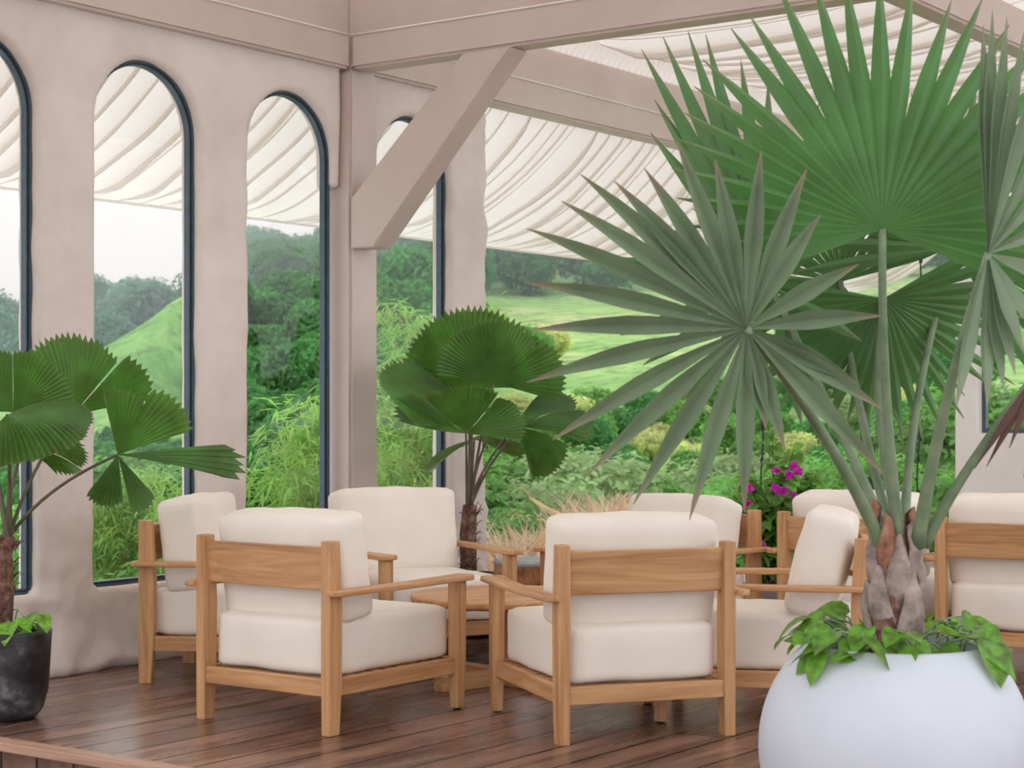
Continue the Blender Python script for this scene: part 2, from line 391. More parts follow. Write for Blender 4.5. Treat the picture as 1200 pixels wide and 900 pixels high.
# ------------------------------------------------------------------ steel frame: corner post, beams, brace
def obox(c0, a, b, c):   # box from corner c0 spanned by vectors a,b,c
    vs = [c0, c0 + a, c0 + a + b, c0 + b]; vs += [v + c for v in vs]
    return vs, [(0, 3, 2, 1), (4, 5, 6, 7), (0, 1, 5, 4), (1, 2, 6, 5), (2, 3, 7, 6), (3, 0, 4, 7)]
def fixn(me):
    bm = bmesh.new(); bm.from_mesh(me); bmesh.ops.recalc_face_normals(bm, faces=bm.faces); bm.to_mesh(me); bm.free()
def beam(name, label, cat, boxes, bev=.016):
    first = None; root = None
    if len(boxes) > 1: root = thing(name, label, cat, boxes[0][1])
    for (pn, c0, a, b, c) in boxes:
        mb = MB(); v, f = obox(c0, a, b, c)
        if root: v = [p - Vector(boxes[0][1]) for p in v]
        mb.add(v, f); me = mb.mesh(pn or name, m_paint); fixn(me)
        bm = bmesh.new(); bm.from_mesh(me); bmesh.ops.bevel(bm, geom=list(bm.edges), offset=bev if pn != 'upper_rail' else .004, segments=2, affect='EDGES'); bm.to_mesh(me); bm.free()
        o = link(pn or name, me, root)
        if not root: tag(o, label, cat)
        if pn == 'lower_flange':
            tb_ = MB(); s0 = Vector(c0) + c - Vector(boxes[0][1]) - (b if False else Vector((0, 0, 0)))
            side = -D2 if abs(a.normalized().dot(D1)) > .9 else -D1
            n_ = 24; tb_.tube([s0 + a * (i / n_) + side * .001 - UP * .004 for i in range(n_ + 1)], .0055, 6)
            tb_.build('highlight_bead', m_white, o, smooth=True)  # pale bead stands in for the bright highlight along the flange's top edge
BZ = 3.295
beam('corner_post', 'tall square taupe steel post between the third and fourth arched windows', 'post',
     [(None, W(0, 0, 0), D1 * .25, D2 * .245, UP * (BZ - .002))])
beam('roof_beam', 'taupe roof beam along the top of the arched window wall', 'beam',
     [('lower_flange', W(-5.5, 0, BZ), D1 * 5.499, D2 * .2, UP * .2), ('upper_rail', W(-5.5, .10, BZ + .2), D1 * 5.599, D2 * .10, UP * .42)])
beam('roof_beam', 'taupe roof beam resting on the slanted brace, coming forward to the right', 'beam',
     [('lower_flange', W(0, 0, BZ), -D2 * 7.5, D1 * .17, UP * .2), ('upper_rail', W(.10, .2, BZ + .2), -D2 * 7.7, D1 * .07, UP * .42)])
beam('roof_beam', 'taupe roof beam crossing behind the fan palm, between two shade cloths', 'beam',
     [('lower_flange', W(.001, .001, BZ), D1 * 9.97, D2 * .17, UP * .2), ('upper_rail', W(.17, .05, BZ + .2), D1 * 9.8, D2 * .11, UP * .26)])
beam('roof_beam', 'short visible taupe roof beam in the top right corner above the palm leaves', 'beam',
     [(None, W(.18, -2.87, BZ + .2), D1 * 9.8, -D2 * .16, UP * .24)])
# diagonal brace
br = MB(); q = []
for k in (0, .165):
    for (s, z) in ((.0, 2.54), (.0, 2.25), (.17, 2.25), (1.15, BZ - .002), (.82, BZ - .002)):
        q.append(W(.0 + k, -s, z))
q2 = q
br.add(q2, [(0, 1, 2, 3, 4), (9, 8, 7, 6, 5), (0, 5, 6, 1), (1, 6, 7, 2), (2, 7, 8, 3), (3, 8, 9, 4), (4, 9, 5, 0)])
me = br.mesh('diagonal_brace', m_paint); fixn(me)
bm = bmesh.new(); bm.from_mesh(me); bmesh.ops.bevel(bm, geom=list(bm.edges), offset=.006, segments=2, affect='EDGES'); bm.to_mesh(me); bm.free()
tag(link('diagonal_brace', me), 'slanted taupe steel brace from the corner post up to the roof beam', 'brace')

# ------------------------------------------------------------------ shade sails
def sail(name, label, s0, s1, vspan, zf, amp, seed, lam=.21, ruffle=0):
    """cloth gathered along D1 (s), hanging along v (D2 offset); zf(v01)->height"""
    rnd = random.Random(seed); edges = [s0]
    while edges[-1] < s1: edges.append(edges[-1] + lam * rnd.uniform(.45, 1.6))
    amps = [amp * rnd.uniform(.45, 1.35) * min(1.3, (edges[i + 1] - edges[i]) / lam) for i in range(len(edges) - 1)]
    NV = 18; pos = []
    for i in range(len(edges) - 1):
        w_ = edges[i + 1] - edges[i]; m_ = 14
        for k in range(m_):
            u = k / m_; pos.append((edges[i] + (u + .21 * math.sin(2 * math.pi * u) + .10 * math.sin(math.pi * u)) * w_, amps[i], .5 - .5 * math.cos(2 * math.pi * u), i))
    mb = MB(); vs = []; fs = []
    for (s, A, h, i) in pos:
        for j in range(NV + 1):
            u = j / NV; v = vspan[0] + (vspan[1] - vspan[0]) * u
            mod = .75 + .45 * noise.noise(Vector((i * 3.1, u * 2.2, seed)))
            wig = .05 * min(1, (1 - u) * 4) * noise.noise(Vector((s * .8, u * 2.5, seed + 4)))
            ed_ = min(1, .12 + u / .14) * min(1, .04 + (1 - u) / .3)
            z = zf(u) - A * h * mod * ed_ + .03 * ed_ * noise.noise(Vector((s * .5, u * 1.5, seed + 9)))
            vs.append(W(s + wig, v, z))
    n = len(pos)
    for a in range(n - 1):
        for j in range(NV):
            fs.append((a * (NV + 1) + j, a * (NV + 1) + j + 1, (a + 1) * (NV + 1) + j + 1, (a + 1) * (NV + 1) + j))
    mb.add(vs, fs); o = tag(mb.build(name, m_sail, smooth=True), label, 'shade cloth')
    hm = MB(); hm.tube([W(s0 + (s1 - s0) * i / 40, vspan[1], zf(1) - .006) for i in range(41)], .011, 6); hm.build('hem', m_sail, o, smooth=True)
    return o
sail('shade_sail', 'gathered white shade cloth sagging outside beyond the arched windows', -4.2, 10.5, (.215, 1.72),
     lambda u: 3.56 - .94 * (.78 * (1 - (1 - u) ** 2.3) + .22 * u * u), .12, 3, .17)
sail('shade_sail', 'gathered white shade cloth between the crossing beam and the top right beam', .3, 9.8, (-.01, -2.84),
     lambda u: 3.88 + .10 * u - .10 * math.sin(math.pi * u), .10, 11, .17)
sail('shade_sail', 'gathered white shade cloth in the top right corner beyond the last roof beam', .3, 9.8, (-3.05, -6.2),
     lambda u: 3.88 + .1 * u - .1 * math.sin(math.pi * u), .11, 21)
sail('shade_sail', 'unseen gathered white shade cloth added over the near bay to dim the interior', -7.5, -.05, (.05, -6.2),
     lambda u: 4.05 + .1 * u - .1 * math.sin(math.pi * u), .1, 31)  # cloth out of view, added overhead to dim the interior against the outdoors
# ruffled heading of the cloth along the crossing beam
rf = MB(); vsr = []; fsr = []; K = 700
for k in range(K + 1):
    s = .2 + 9.6 * k / K
    r_ = .022 * math.sin(k * 1.15 + 2 * noise.noise(Vector((k * .07, 0, 0))))
    for (dv, z) in ((.03, BZ + .45), (-.02, BZ + .52), (-.02, BZ + .60)):
        vsr.append(W(s, dv + r_ * (z - BZ - .4) * 7, z))
for k in range(K):
    for j in range(2): fsr.append((k * 3 + j, k * 3 + j + 1, (k + 1) * 3 + j + 1, (k + 1) * 3 + j))
rf.add(vsr, fsr); tag(rf.build('cloth_heading', m_sail, smooth=True), 'ruffled white cloth heading gathered along the top of the crossing beam', 'shade cloth')

# ------------------------------------------------------------------ far right wall
def rwall(c0, a, b, c, name, mat=m_white):
    mb = MB(); v, f = obox(c0, a, b, c); mb.add(v, f); me = mb.mesh(name, mat); fixn(me)
    return tag(link(name, me), kind='structure')
RO = Vector((3.48, 14.4, 0)); E1 = -D2; E2 = D1          # runs towards the right
mbw = MB()
for (s, l, z0, z1) in ((0, .17, 0, 3.3), (.17, 5, 0, 1.13), (.62, .3, 1.13, 3.3)):
    v, f = obox(RO + E1 * s + UP * z0, E1 * l, E2 * .22, UP * (z1 - z0)); mbw.add(v, f)
me = mbw.mesh('wall_right', m_white); fixn(me); tag(link('wall_right', me), kind='structure')
mbf = MB()
for (s, l, z0, z1) in ((.17, .03, 1.13, 3.3), (.585, .035, 1.13, 3.3), (.2, .39, 1.13, 1.165)):
    v, f = obox(RO + E1 * s + UP * z0 + E2 * .12, E1 * l, E2 * .05, UP * (z1 - z0)); mbf.add(v, f)
me = mbf.mesh('window_5', m_frame); fixn(me); w5 = tag(link('window_5', me), kind='structure')
g = MB(); v, f = obox(RO + E1 * .2 + E2 * .14 + UP * 1.165, E1 * .385, E2 * .006, UP * 2.13); g.add(v, f); g.build('pane', m_glass, w5)
dp = MB(); dp.tube([RO + E1 * 1.05 + E2 * .1 + UP * z for z in (1.131, 1.5, 2.0)], [.09, .085, .08], 12)
tag(dp.build('wooden_post', m_dark, smooth=False), 'dark brown wooden post on the low white wall at the far right', 'post')

# ------------------------------------------------------------------ lounge chairs
HW, HD = .3525, .4125
def cushion_mesh(name, sx, sy, sz, r, puff, seed, n=14, sag=0):
    bm = bmesh.new(); bmesh.ops.create_cube(bm, size=2)
    bmesh.ops.subdivide_edges(bm, edges=bm.edges, cuts=n, use_grid_fill=True)
    hx, hy, hz = sx / 2, sy / 2, sz / 2
    for v in bm.verts:
        p = v.co.copy()
        q = Vector((p.x * hx, p.y * hy, p.z * hz))
        c = Vector((max(-hx + r, min(hx - r, q.x)), max(-hy + r, min(hy - r, q.y)), max(-hz + r, min(hz - r, q.z))))
        d = q - c
        if d.length > 1e-6: q = c + d.normalized() * min(r, d.length * 1.0 if d.length < r else r)
        bx, by, bz = (1 - p.x ** 2), (1 - p.y ** 2), (1 - p.z ** 2)
        q.x += math.copysign(puff * .5, p.x) * (abs(p.x) ** 3) * by * bz
        q.y += math.copysign(puff, p.y) * (abs(p.y) ** 3) * bx * bz
        q.z += math.copysign(puff, p.z) * (abs(p.z) ** 3) * bx * by
        nn = noise.noise(q * 7 + Vector((seed, 0, 0))) * .006 + noise.noise(q * 16 + Vector((seed, 3, 0))) * .0025
        q += p.normalized() * nn
        if sag and p.z > 0: q.z -= sag * (p.x ** 2) * 0
        v.co = q
    me = bpy.data.meshes.new(name); bm.to_mesh(me); bm.free(); me.materials.append(m_cloth)
    me.polygons.foreach_set('use_smooth', [True] * len(me.polygons)); return me
def piping(name, parent, rect, axis, off, r=.0035, rc=.05):
    """rounded rectangular seam loop on a cushion"""
    hx, hy = rect; pts = []
    for (cx, cy, a0) in ((hx - rc, hy - rc, 0), (-hx + rc, hy - rc, 90), (-hx + rc, -hy + rc, 180), (hx - rc, -hy + rc, 270)):
        for k in range(5):
            a = R(a0 + k * 22.5); pts.append((cx + rc * math.cos(a), cy + rc * math.sin(a)))
    pts.append(pts[0])
    mb = MB(); mb.tube([(p[0], off, p[1]) if axis == 'y' else (p[0], p[1], off) for p in pts], r, 6, False)
    return mb.build(name, m_cloth, parent, smooth=True)
def make_chair(label, group, seed=1):
    t = thing('lounge_chair', label, 'chair', group=group)
    for sx in (-1, 1):
        mb = MB(); mb.box((sx * HW, -HD, .20), (.046, .066, .40), top=(1.12, 1.14)); mb.box((sx * HW, -HD, .59), (.0515, .0752, .38), top=(.96, .84))
        # single tapered post
        mb = MB(); sec = [(0, .046, .062), (.2, .05, .074), (.5, .052, .078), (.78, .05, .062)]
        v = []; f = []
        for (z, wx, wy) in sec:
            v += [(sx * HW - wx / 2, -HD - .035, z), (sx * HW + wx / 2, -HD - .035, z), (sx * HW + wx / 2, -HD - .035 + wy, z), (sx * HW - wx / 2, -HD - .035 + wy, z)]
        for i in range(3):
            for k in range(4): f.append((i * 4 + k, i * 4 + (k + 1) % 4, i * 4 + 4 + (k + 1) % 4, i * 4 + 4 + k))
        f += [(3, 2, 1, 0), (12, 13, 14, 15)]
        mb.add(v, f); mb.build('rear_leg', teak[2], t, bevel=.005)
        mb = MB(); v = []; f = []
        for (z, wx, wy) in ((.006, .044, .05), (.22, .054, .062), (.561, .056, .066)):
            v += [(sx * HW - wx / 2, HD - wy / 2, z), (sx * HW + wx / 2, HD - wy / 2, z), (sx * HW + wx / 2, HD + wy / 2, z), (sx * HW - wx / 2, HD + wy / 2, z)]
        for i in range(2):
            for k in range(4): f.append((i * 4 + k, i * 4 + (k + 1) % 4, i * 4 + 4 + (k + 1) % 4, i * 4 + 4 + k))
        f += [(3, 2, 1, 0), (8, 9, 10, 11)]
        mb.add(v, f); fl_ = mb.build('front_leg', teak[2], t, bevel=.005)
        gl = MB(); gl.lathe([(.016, 0), (.018, .004), (.016, .008)], 12, (sx * HW, HD, 0)); gl.build('foot_glide', m_rim, fl_)
        # arm: tapered, rounded slab outside the rear post and over the front leg
        xi0, xo0, xi1, xo1 = HW + .022, HW + .085, HW - .045, HW + .062
        ya, yb = -HD - .06, HD + .065
        out = [(xi0, ya + .012), (xi0 + .012, ya), (xo0 - .02, ya), (xo0, ya + .02), (xo0 + .004, 0), (xo1, yb - .02), (xo1 - .02, yb), (xi1 + .02, yb), (xi1, yb - .02), (xi0 - .012, .0), (xi0, -HD + .08)]
        out = [(sx * a, b) for a, b in out]
        if sx < 0: out = out[::-1]
        n = len(out); mb = MB()
        mb.add([(a, b, .562) for a, b in out] + [(a, b, .587) for a, b in out], [tuple(range(n))[::-1], tuple(range(n, 2 * n))] + [(k, (k + 1) % n, n + (k + 1) % n, n + k) for k in range(n)])
        mb.build('armrest', teak[1], t, bevel=.007)
        mb = MB(); mb.box((sx * (HW - .003), .0, .191), (.03, 2 * HD - .06, .07)); mb.build('side_rail', teak[1], t, bevel=.004)
    mb = MB(); mb.box((0, -HD - .012, .191), (2 * HW - .048, .03, .07)); mb.build('rear_rail', teak[0], t, bevel=.004)
    mb = MB(); mb.box((0, HD - .005, .191), (2 * HW - .054, .03, .07)); mb.build('front_rail', teak[0], t, bevel=.004)
    mb = MB()
    for k in range(9): mb.box((0, -HD + .09 + k * (2 * HD - .18) / 8, .214), (2 * HW - .034, .055, .016))
    mb.build('seat_slats', teak[0], t)
    # curved back board
    mb = MB(); v = []; f = []; nb = 10
    for i in range(nb + 1):
        x = -HW + .022 + (2 * HW - .044) * i / nb; cv = -.014 * (1 - (2 * i / nb - 1) ** 2)
        for (y, z) in ((-HD - .018, .755), (-HD + .012, .755), (-HD + .024, .582), (-HD - .004, .582)): v.append((x, y + cv, z))
    for i in range(nb):
        for k in range(4): f.append((i * 4 + k, i * 4 + (k + 1) % 4, i * 4 + 4 + (k + 1) % 4, i * 4 + 4 + k))
    f += [(0, 1, 2, 3), (nb * 4 + 3, nb * 4 + 2, nb * 4 + 1, nb * 4)]
    mb.add(v, f); me = mb.mesh('back_board', teak[0], bevel=.004); fixn(me); link('back_board', me, t)
    sc = link('seat_cushion', cushion_mesh('seat_cushion', 2 * HW - .062, 2 * HD - .035, .235, .036, .01, seed), t); sc.location = (0, .004, .34)
    bc = link('back_cushion', cushion_mesh('back_cushion', 2 * HW - .03, .205, .44, .036, .018, seed + 5), t); bc.location = (0, -HD + .165, .657); bc.rotation_euler = (R(9), 0, 0)
    for s_ in (-1, 1):
        piping('piping', bc, (HW - .027, .205), 'y', s_ * .082)
    return t
def legs_center(front_dir_deg, anchor, which):
    """chair origin from one leg position; which=(sx,sy)"""
    a = R(front_dir_deg - 90)
    off = Vector((which[0] * HW, which[1] * HD, 0)); off.rotate(Matrix.Rotation(a, 3, 'Z'))
    return Vector((anchor[0], anchor[1], 0)) - off, a
G = 'teak lounge chairs with cream cushions'
chairs = [
    # label, facing degrees, anchor, (sx,sy) which leg the anchor is
    ('cream cushioned teak chair seen from behind, left of the round table', 54, (-1.01, 7.53 + .03), (0, -1)),
    ('cream cushioned teak chair seen from behind, closest to the camera, beside the globe planter', 108.3, (.528, 7.26), (0, -1)),
    ('leftmost cream cushioned teak chair, seen from its side against the arched window wall', -7, (-1.745, 8.77), (1, -1)),
    ('cream cushioned teak chair facing the camera behind the round table, before the corner post', -61, (-.32, 9.30), (0, 1)),
    ('cream cushioned teak chair facing left, back cushion in profile, just behind the white globe planter', 169, (1.565, 8.2), (1, -1)),
    ('cream cushioned teak chair facing the camera, left of the magenta bougainvillea', 220, (1.274, 9.66), (-1, -1)),
    ('cream cushioned teak chair turned away behind the palm trunk, right of the bougainvillea', 54, (1.415, 9.54), (-1, -1)),
    ('cream cushioned teak chair seen from behind, cut off by the right edge of the photo', 62, (2.12, 9.06), (-1, -1)),
    ('farthest chair, only a cream cushion corner showing before the low white wall', 235, (3.62, 12.1), (1, -1)),
]
proto = None
for lab, face, anc, wh in chairs:
    c = make_chair(lab, G) if proto is None else copy_tree(proto)
    proto = proto or c
    if face == 220:
        for ch in c.children:
            if ch.name.startswith('back_cushion'): ch.location.z -= .035; ch.location.y += .03
    loc, a = legs_center(face, anc, wh); c.location = loc; c.rotation_euler = (0, 0, a); c['label'] = lab
    for ch in c.children:
        if ch.name.startswith('back_cushion'):
            ch.rotation_euler = (R((15 if face in (169, 220) else 9) + random.uniform(-2, 2)), R(random.uniform(-1, 1)), R(random.uniform(-1.5, 1.5)))

# ------------------------------------------------------------------ round table
TC = Vector((-.04, 8.74, 0))
t = thing('coffee_table', 'low round teak coffee table with a cross base in the middle of the chairs', 'table', TC, R(39))
mb = MB(); mb.lathe([(.0, .392), (.42, .392), (.44, .40), (.444, .41), (.444, .424), (.438, .432), (0.0, .432)], 72); mb.build('tabletop', teak[0], t)
mb = MB(); mb.box((0, 0, .235), (.066, .066, .32)); mb.build('pedestal', teak[2], t, bevel=.004)
for k in range(2):
    mb = MB(); sz = (.78, .066, .075) if k == 0 else (.066, .78, .07)
    mb.box((0, 0, .0375 if k == 0 else .036), sz); mb.build('foot_bar', teak[0] if k == 0 else teak[1], t, bevel=.004)
for k in range(2):
    mb = MB(); mb.box((0, 0, .378), (.6, .05, .028) if k == 0 else (.05, .6, .027)); mb.build('top_batten', teak[k], t, bevel=.003)

# ------------------------------------------------------------------ log stump
lg = thing('log_stump', 'rough cut log stump stool standing behind the round table near the garden edge', 'stump', (.106, 10.35, 0))
mb = MB(); pr = [(.19, 0), (.205, .04), (.2, .2), (.205, .36), (.2, .44)]; mb.lathe(pr, 40, wob=.12); mb.build('log_body', m_log, lg, smooth=False)
mb = MB(); mb.lathe([(.205, .44), (.207, .455), (.198, .468), (.0, .47)], 40, wob=.1); mb.build('log_top', m_logtop, lg)

# ------------------------------------------------------------------ leaves
def heart_leaf(mb, base, d, up, size, fold=.25, droop=.3, mi=0):
    d = d.normalized(); s = d.cross(up).normalized(); n = s.cross(d)
    prof = [(0, .03), (-.07, .24), (.06, .41), (.3, .47), (.58, .40), (.82, .22), (1, .0)]
    vs = []; fs = []
    for (x, w_) in prof:
        c = base + d * (max(x, 0) * size) - UP * (droop * size * max(x, 0) ** 2)
        e = base + d * (x * size) - UP * (droop * size * max(x, 0) ** 2)
        vs += [e - s * w_ * size + n * fold * w_ * size, c, e + s * w_ * size + n * fold * w_ * size]
    for i in range(len(prof) - 1):
        for k in range(2): fs.append((i * 3 + k, i * 3 + k + 1, i * 3 + 4 + k, i * 3 + 3 + k))
    mb.add(vs, fs, mi)
def pothos(name, label, c, rim, z, n, size, seed, over=.6):
    rnd = random.Random(seed); t = thing(name, label, 'plant', (c.x, c.y, z))
    lv = MB(); st = MB()
    for k in range(n):
        a = rnd.uniform(0, 2 * math.pi); r0 = rim * rnd.uniform(.3, .75); r1 = rim * rnd.uniform(.6, 1.12)
        p0 = Vector((math.cos(a) * r0, math.sin(a) * r0, 0.005)); a2 = a + rnd.uniform(-.3, .3)
        p1 = Vector((math.cos(a2) * r1, math.sin(a2) * r1, rnd.uniform(.03, .10)))
        st.tube(bez(p0, (p0 + p1) / 2 + Vector((0, 0, .06)), p1, 5), .0035, 5)
        d = Vector((math.cos(a2 + rnd.uniform(-.9, .9)), math.sin(a2 + rnd.uniform(-.9, .9)), rnd.uniform(-.7, .35)))
        heart_leaf(lv, p1, d, UP + Vector((rnd.uniform(-.5, .5), rnd.uniform(-.8, .2), 0)), size * rnd.uniform(.65, 1.2), .2, over * rnd.uniform(.2, .7))
    lv.build('leaves', m_pothos, t, smooth=True); st.build('stems', m_stalk, t, smooth=True)
    return t

def seg_frond(mb, hub, tips, nrm, hwid=.022, fused=.3, fold=.5, droop=.0, rnd=random, age=.0):
    """costapalmate fan: folded blades from hub to every tip"""
    K = 9
    for i, tip in enumerate(tips):
        ax = tip - hub; L = ax.length; d = ax / L
        s = nrm.cross(d).normalized(); n = d.cross(s)
        if n.dot(nrm) < 0: n = -n
        da = hwid[i] if isinstance(hwid, list) else hwid
        pk = fused + .12; vs = []; base = len(mb.v)
        for k in range(K + 1):
            u = k / K
            hw = da * (u / pk) ** .85 if u < pk else da * max(0, 1 - ((u - pk) / (1 - pk)) ** 1.5)
            hw = max(hw, .0012)
            c = hub + d * (L * u) - UP * (droop * L * u ** 3)
            fo_ = fold * hw
            vs += [c - s * hw, c + n * fo_, c + s * hw]
        mb.add(vs, [(k * 3 + 3 + j, k * 3 + 4 + j, k * 3 + j + 1, k * 3 + j) for k in range(K) for j in range(2)])
        a_ = age * rnd.uniform(.2, 1.0)
        for k in range(K + 1):
            val = max(0, (k / K - .8) / .2) ** 1.3 * (.35 + a_)
            for j in range(3): mb.age[base + k * 3 + j] = min(1, val)
PC = Vector((1.125, 5.4, 0))
def frond(parent, hub, tips, nrm, base, mid, r0=.02, r1=.010, mat=m_palm, label=None, **kw):
    mb = MB(); off = Vector(parent.location)
    seg_frond(mb, hub - off, [q - off for q in tips], nrm, rnd=random.Random(len(tips)), **kw)
    f = mb.build('frond', mat, parent)
    if label: f['label'] = label
    if base is not None:
        st = MB(); pts = bez(base - off, mid - off, hub - off, 14)
        st.tube(pts, [r0 + (r1 - r0) * (i / 14) ** .6 for i in range(15)], 8)
        st.build('petiole', m_stalk, f, smooth=True)
    return f
def fan_tips(hub, a0, a1, n, length, u, v, cone=0, jit=.04, seed=1, lenf=None):
    rnd = random.Random(seed); w_ = u.cross(v); out = []
    for i in range(n):
        a = R(a0 + (a1 - a0) * i / (n - 1) + rnd.uniform(-1.5, 1.5))
        L = length * (1 + rnd.uniform(-jit, jit)) * (lenf(math.degrees(a)) if lenf else 1)
        out.append(hub + (u * math.cos(a) + v * math.sin(a)) * L + w_ * (cone * L))
    return out

palm = thing('fan_palm', 'big grey green fan palm with long pointed leaves growing in the round white pot', 'palm', (PC.x, PC.y, .58))
X = Vector((1, 0, 0)); Yv = Vector((0, 1, 0))
# trunk with old leaf bases
mb = MB(); mb.lathe([(.066, .0), (.072, .06), (.068, .16), (.06, .26), (.042, .36), (.02, .42)], 24, wob=.2); mb.build('trunk', m_trunk, palm, smooth=True)
rb = random.Random(4)
for k in range(15):
    a = k * 2.4 + .5; z0 = .03 + .018 * k; r0 = .062 - .0014 * k; ln = .17 + .05 * rb.random(); wd = .058 - .0014 * k
    mb = MB(); vs = []; fs = []
    ca, sa = math.cos(a), math.sin(a)
    for i in range(7):
        u = i / 6; rr = r0 + .012 + .028 * math.sin(u * 2.2) - (.01 if u > .8 else 0); z = z0 + ln * u
        hw = wd * (1 - u ** 1.8 * .72)
        for j in range(5):
            q = (j / 2 - 1); cc = rr - .022 * q * q
            for_in = 0
            vs.append((ca * cc - sa * q * hw, sa * cc + ca * q * hw, z - .02 * q * q))
    for i in range(6):
        for j in range(4): fs.append((i * 5 + j, i * 5 + j + 1, i * 5 + 6 + j, i * 5 + 5 + j))
    n0 = len(vs); vs2 = [(p[0] * .86, p[1] * .86, p[2] - .003) for p in vs]
    fs2 = [tuple(n0 + i for i in f[::-1]) for f in fs]
    rim = [(j, j + 1) for j in range(4)] + [(30 + j + 1, 30 + j) for j in range(4)] + [(i * 5 + 5, i * 5) for i in range(6)] + [(i * 5 + 4, i * 5 + 9) for i in range(6)]
    mb.add(vs + vs2, fs + fs2 + [(b_, a_, n0 + a_, n0 + b_) for a_, b_ in rim])
    mb.build('leaf_base', m_bootred if k >= 11 else m_boot, palm, smooth=True)
TB = Vector((PC.x, PC.y, 0))
def tb(px, py, Y=5.4): return P(px, py, Y)
# leaf 1: large pale fan on the left, underside to the viewer
def tips_px(lst, Y, hubpx, tilt=.0, cone=0.0, seed=2):
    rnd = random.Random(seed); o = []
    for (x, y) in lst:
        L = math.hypot(x - hubpx[0], y - hubpx[1])
        o.append(P(x, y, Y + tilt * (hubpx[1] - y) / F * Y + cone * L / F * Y + rnd.uniform(-.05, .05)))
    return o
h1 = (875, 385)
l1 = [(617, 253), (617, 318), (622, 374), (617, 435), (647, 503), (688, 545), (742, 579), (808, 598), (872, 590), (898, 497), (920, 520), (658, 222), (680, 190), (720, 200), (755, 185),
      (793, 152), (838, 175), (892, 165), (945, 187), (962, 242), (1006, 302), (1033, 362), (1005, 442), (1033, 470), (1035, 545)]
hub = P(*h1, 5.0)
frond(palm, hub, tips_px(l1, 5.0, h1, .25, .1), Vector((0, 1, .1)), tb(1040, 655), P(985, 520, 5.25), .024, .011, hwid=.028, fused=.36, fold=1.0, age=.9, droop=.05, label='pale fan frond spreading to the left')
# leaf 6: bluish fan behind leaf 1
h6 = (903, 335)
l6 = [(752, 58), (777, 43), (806, 36), (827, 40), (767, 117), (762, 155), (727, 393), (700, 300), (753, 428), (848, 503), (800, 470), (735, 250), (868, 70), (900, 95), (985, 520), (940, 500), (1010, 400), (1000, 250), (960, 120)]
hub = P(*h6, 5.75)
frond(palm, hub, tips_px(l6, 5.75, h6, .1, .0, 5), Vector((.1, -1, .25)), tb(1045, 640, 5.45), P(985, 500, 5.6), .02, .010, hwid=.027, fused=.42, fold=.5, age=.1, label='bluish green frond behind the left frond')
# leaf 2: bright green upright fan
h2 = (1034, 268); hub = P(*h2, 5.3)
u2 = Vector((1, .05, 0)).normalized(); v2 = Vector((0, .28, 1)).normalized()
frond(palm, hub, fan_tips(hub, -20, 195, 29, .79, u2, v2, .05, .05, 3, lambda a: 1 - .38 * max(0, (abs(a - 75) - 45) / 75)), Vector((0, -1, .28)), tb(1055, 640, 5.38), P(1032, 470, 5.35), .021, .011, hwid=.031, fused=.38, fold=.8, age=.1, label='bright green upright frond in the middle')
# leaf 5: dark fan behind, drooping
h5 = (1036, 350); hub = P(*h5, 5.85)
frond(palm, hub, fan_tips(hub, -185, 25, 27, .47, u2, Vector((0, -.2, 1)).normalized(), 0, .12, 8), Vector((.1, -1, -.1)), tb(1062, 640, 5.5), P(1015, 500, 5.7), .02, .011, hwid=.02, fused=.35, fold=.5, age=.1, label='dark frond behind the middle stalks')
# leaf 3: right hand fan seen nearly edge on
h3 = (1158, 297); hub = P(*h3, 5.05)
l3 = [(1152, 30), (1163, 12), (1180, 20), (1200, 37), (1222, 70), (1245, 120), (1260, 180), (1265, 250), (1250, 330), (1225, 400), (1200, 412), (1176, 456), (1157, 477), (1120, 478), (1190, 440)]
frond(palm, hub, tips_px(l3, 5.05, h3, .1, -.2, 6), Vector((-.55, 1, 0)), tb(1075, 640, 5.36), P(1100, 480, 5.2), .024, .012, hwid=.027, fused=.45, fold=.5, age=.2, label='pale frond at the right edge')
# leaf 7: stalk to the right with a dead brown leaf
h7 = (1216, 436); hub = P(*h7, 5.3)
frond(palm, hub, tips_px([(1142, 549), (1156, 547), (1183, 525), (1200, 560), (1225, 570), (1250, 545)], 5.3, h7, 0, 0, 3), Vector((0, -1, .2)), tb(1082, 640, 5.4), P(1130, 545, 5.35), .02, .011, mat=m_palmdry, hwid=.012, fused=.3, fold=.7, label='withered brown frond')
# two more leaves behind, partly hidden
h8 = (985, 330); hub = P(*h8, 6.0)
frond(palm, hub, fan_tips(hub, 20, 300, 26, .5, u2, Vector((0, .2, 1)).normalized(), 0, .1, 12), Vector((0, -1, .2)), tb(1050, 640, 5.55), P(1000, 480, 5.8), .018, .010, hwid=.022, fused=.4, fold=.5, label='rear frond glimpsed between the left and middle fronds')
h9 = (1120, 290); hub = P(*h9, 5.95)
frond(palm, hub, fan_tips(hub, -60, 190, 24, .55, u2, Vector((0, .2, 1)).normalized(), 0, .1, 13), Vector((0, -1, .2)), tb(1060, 640, 5.55), P(1060, 480, 5.8), .018, .010, hwid=.024, fused=.4, fold=.5, label='rear frond behind the right of the middle frond')

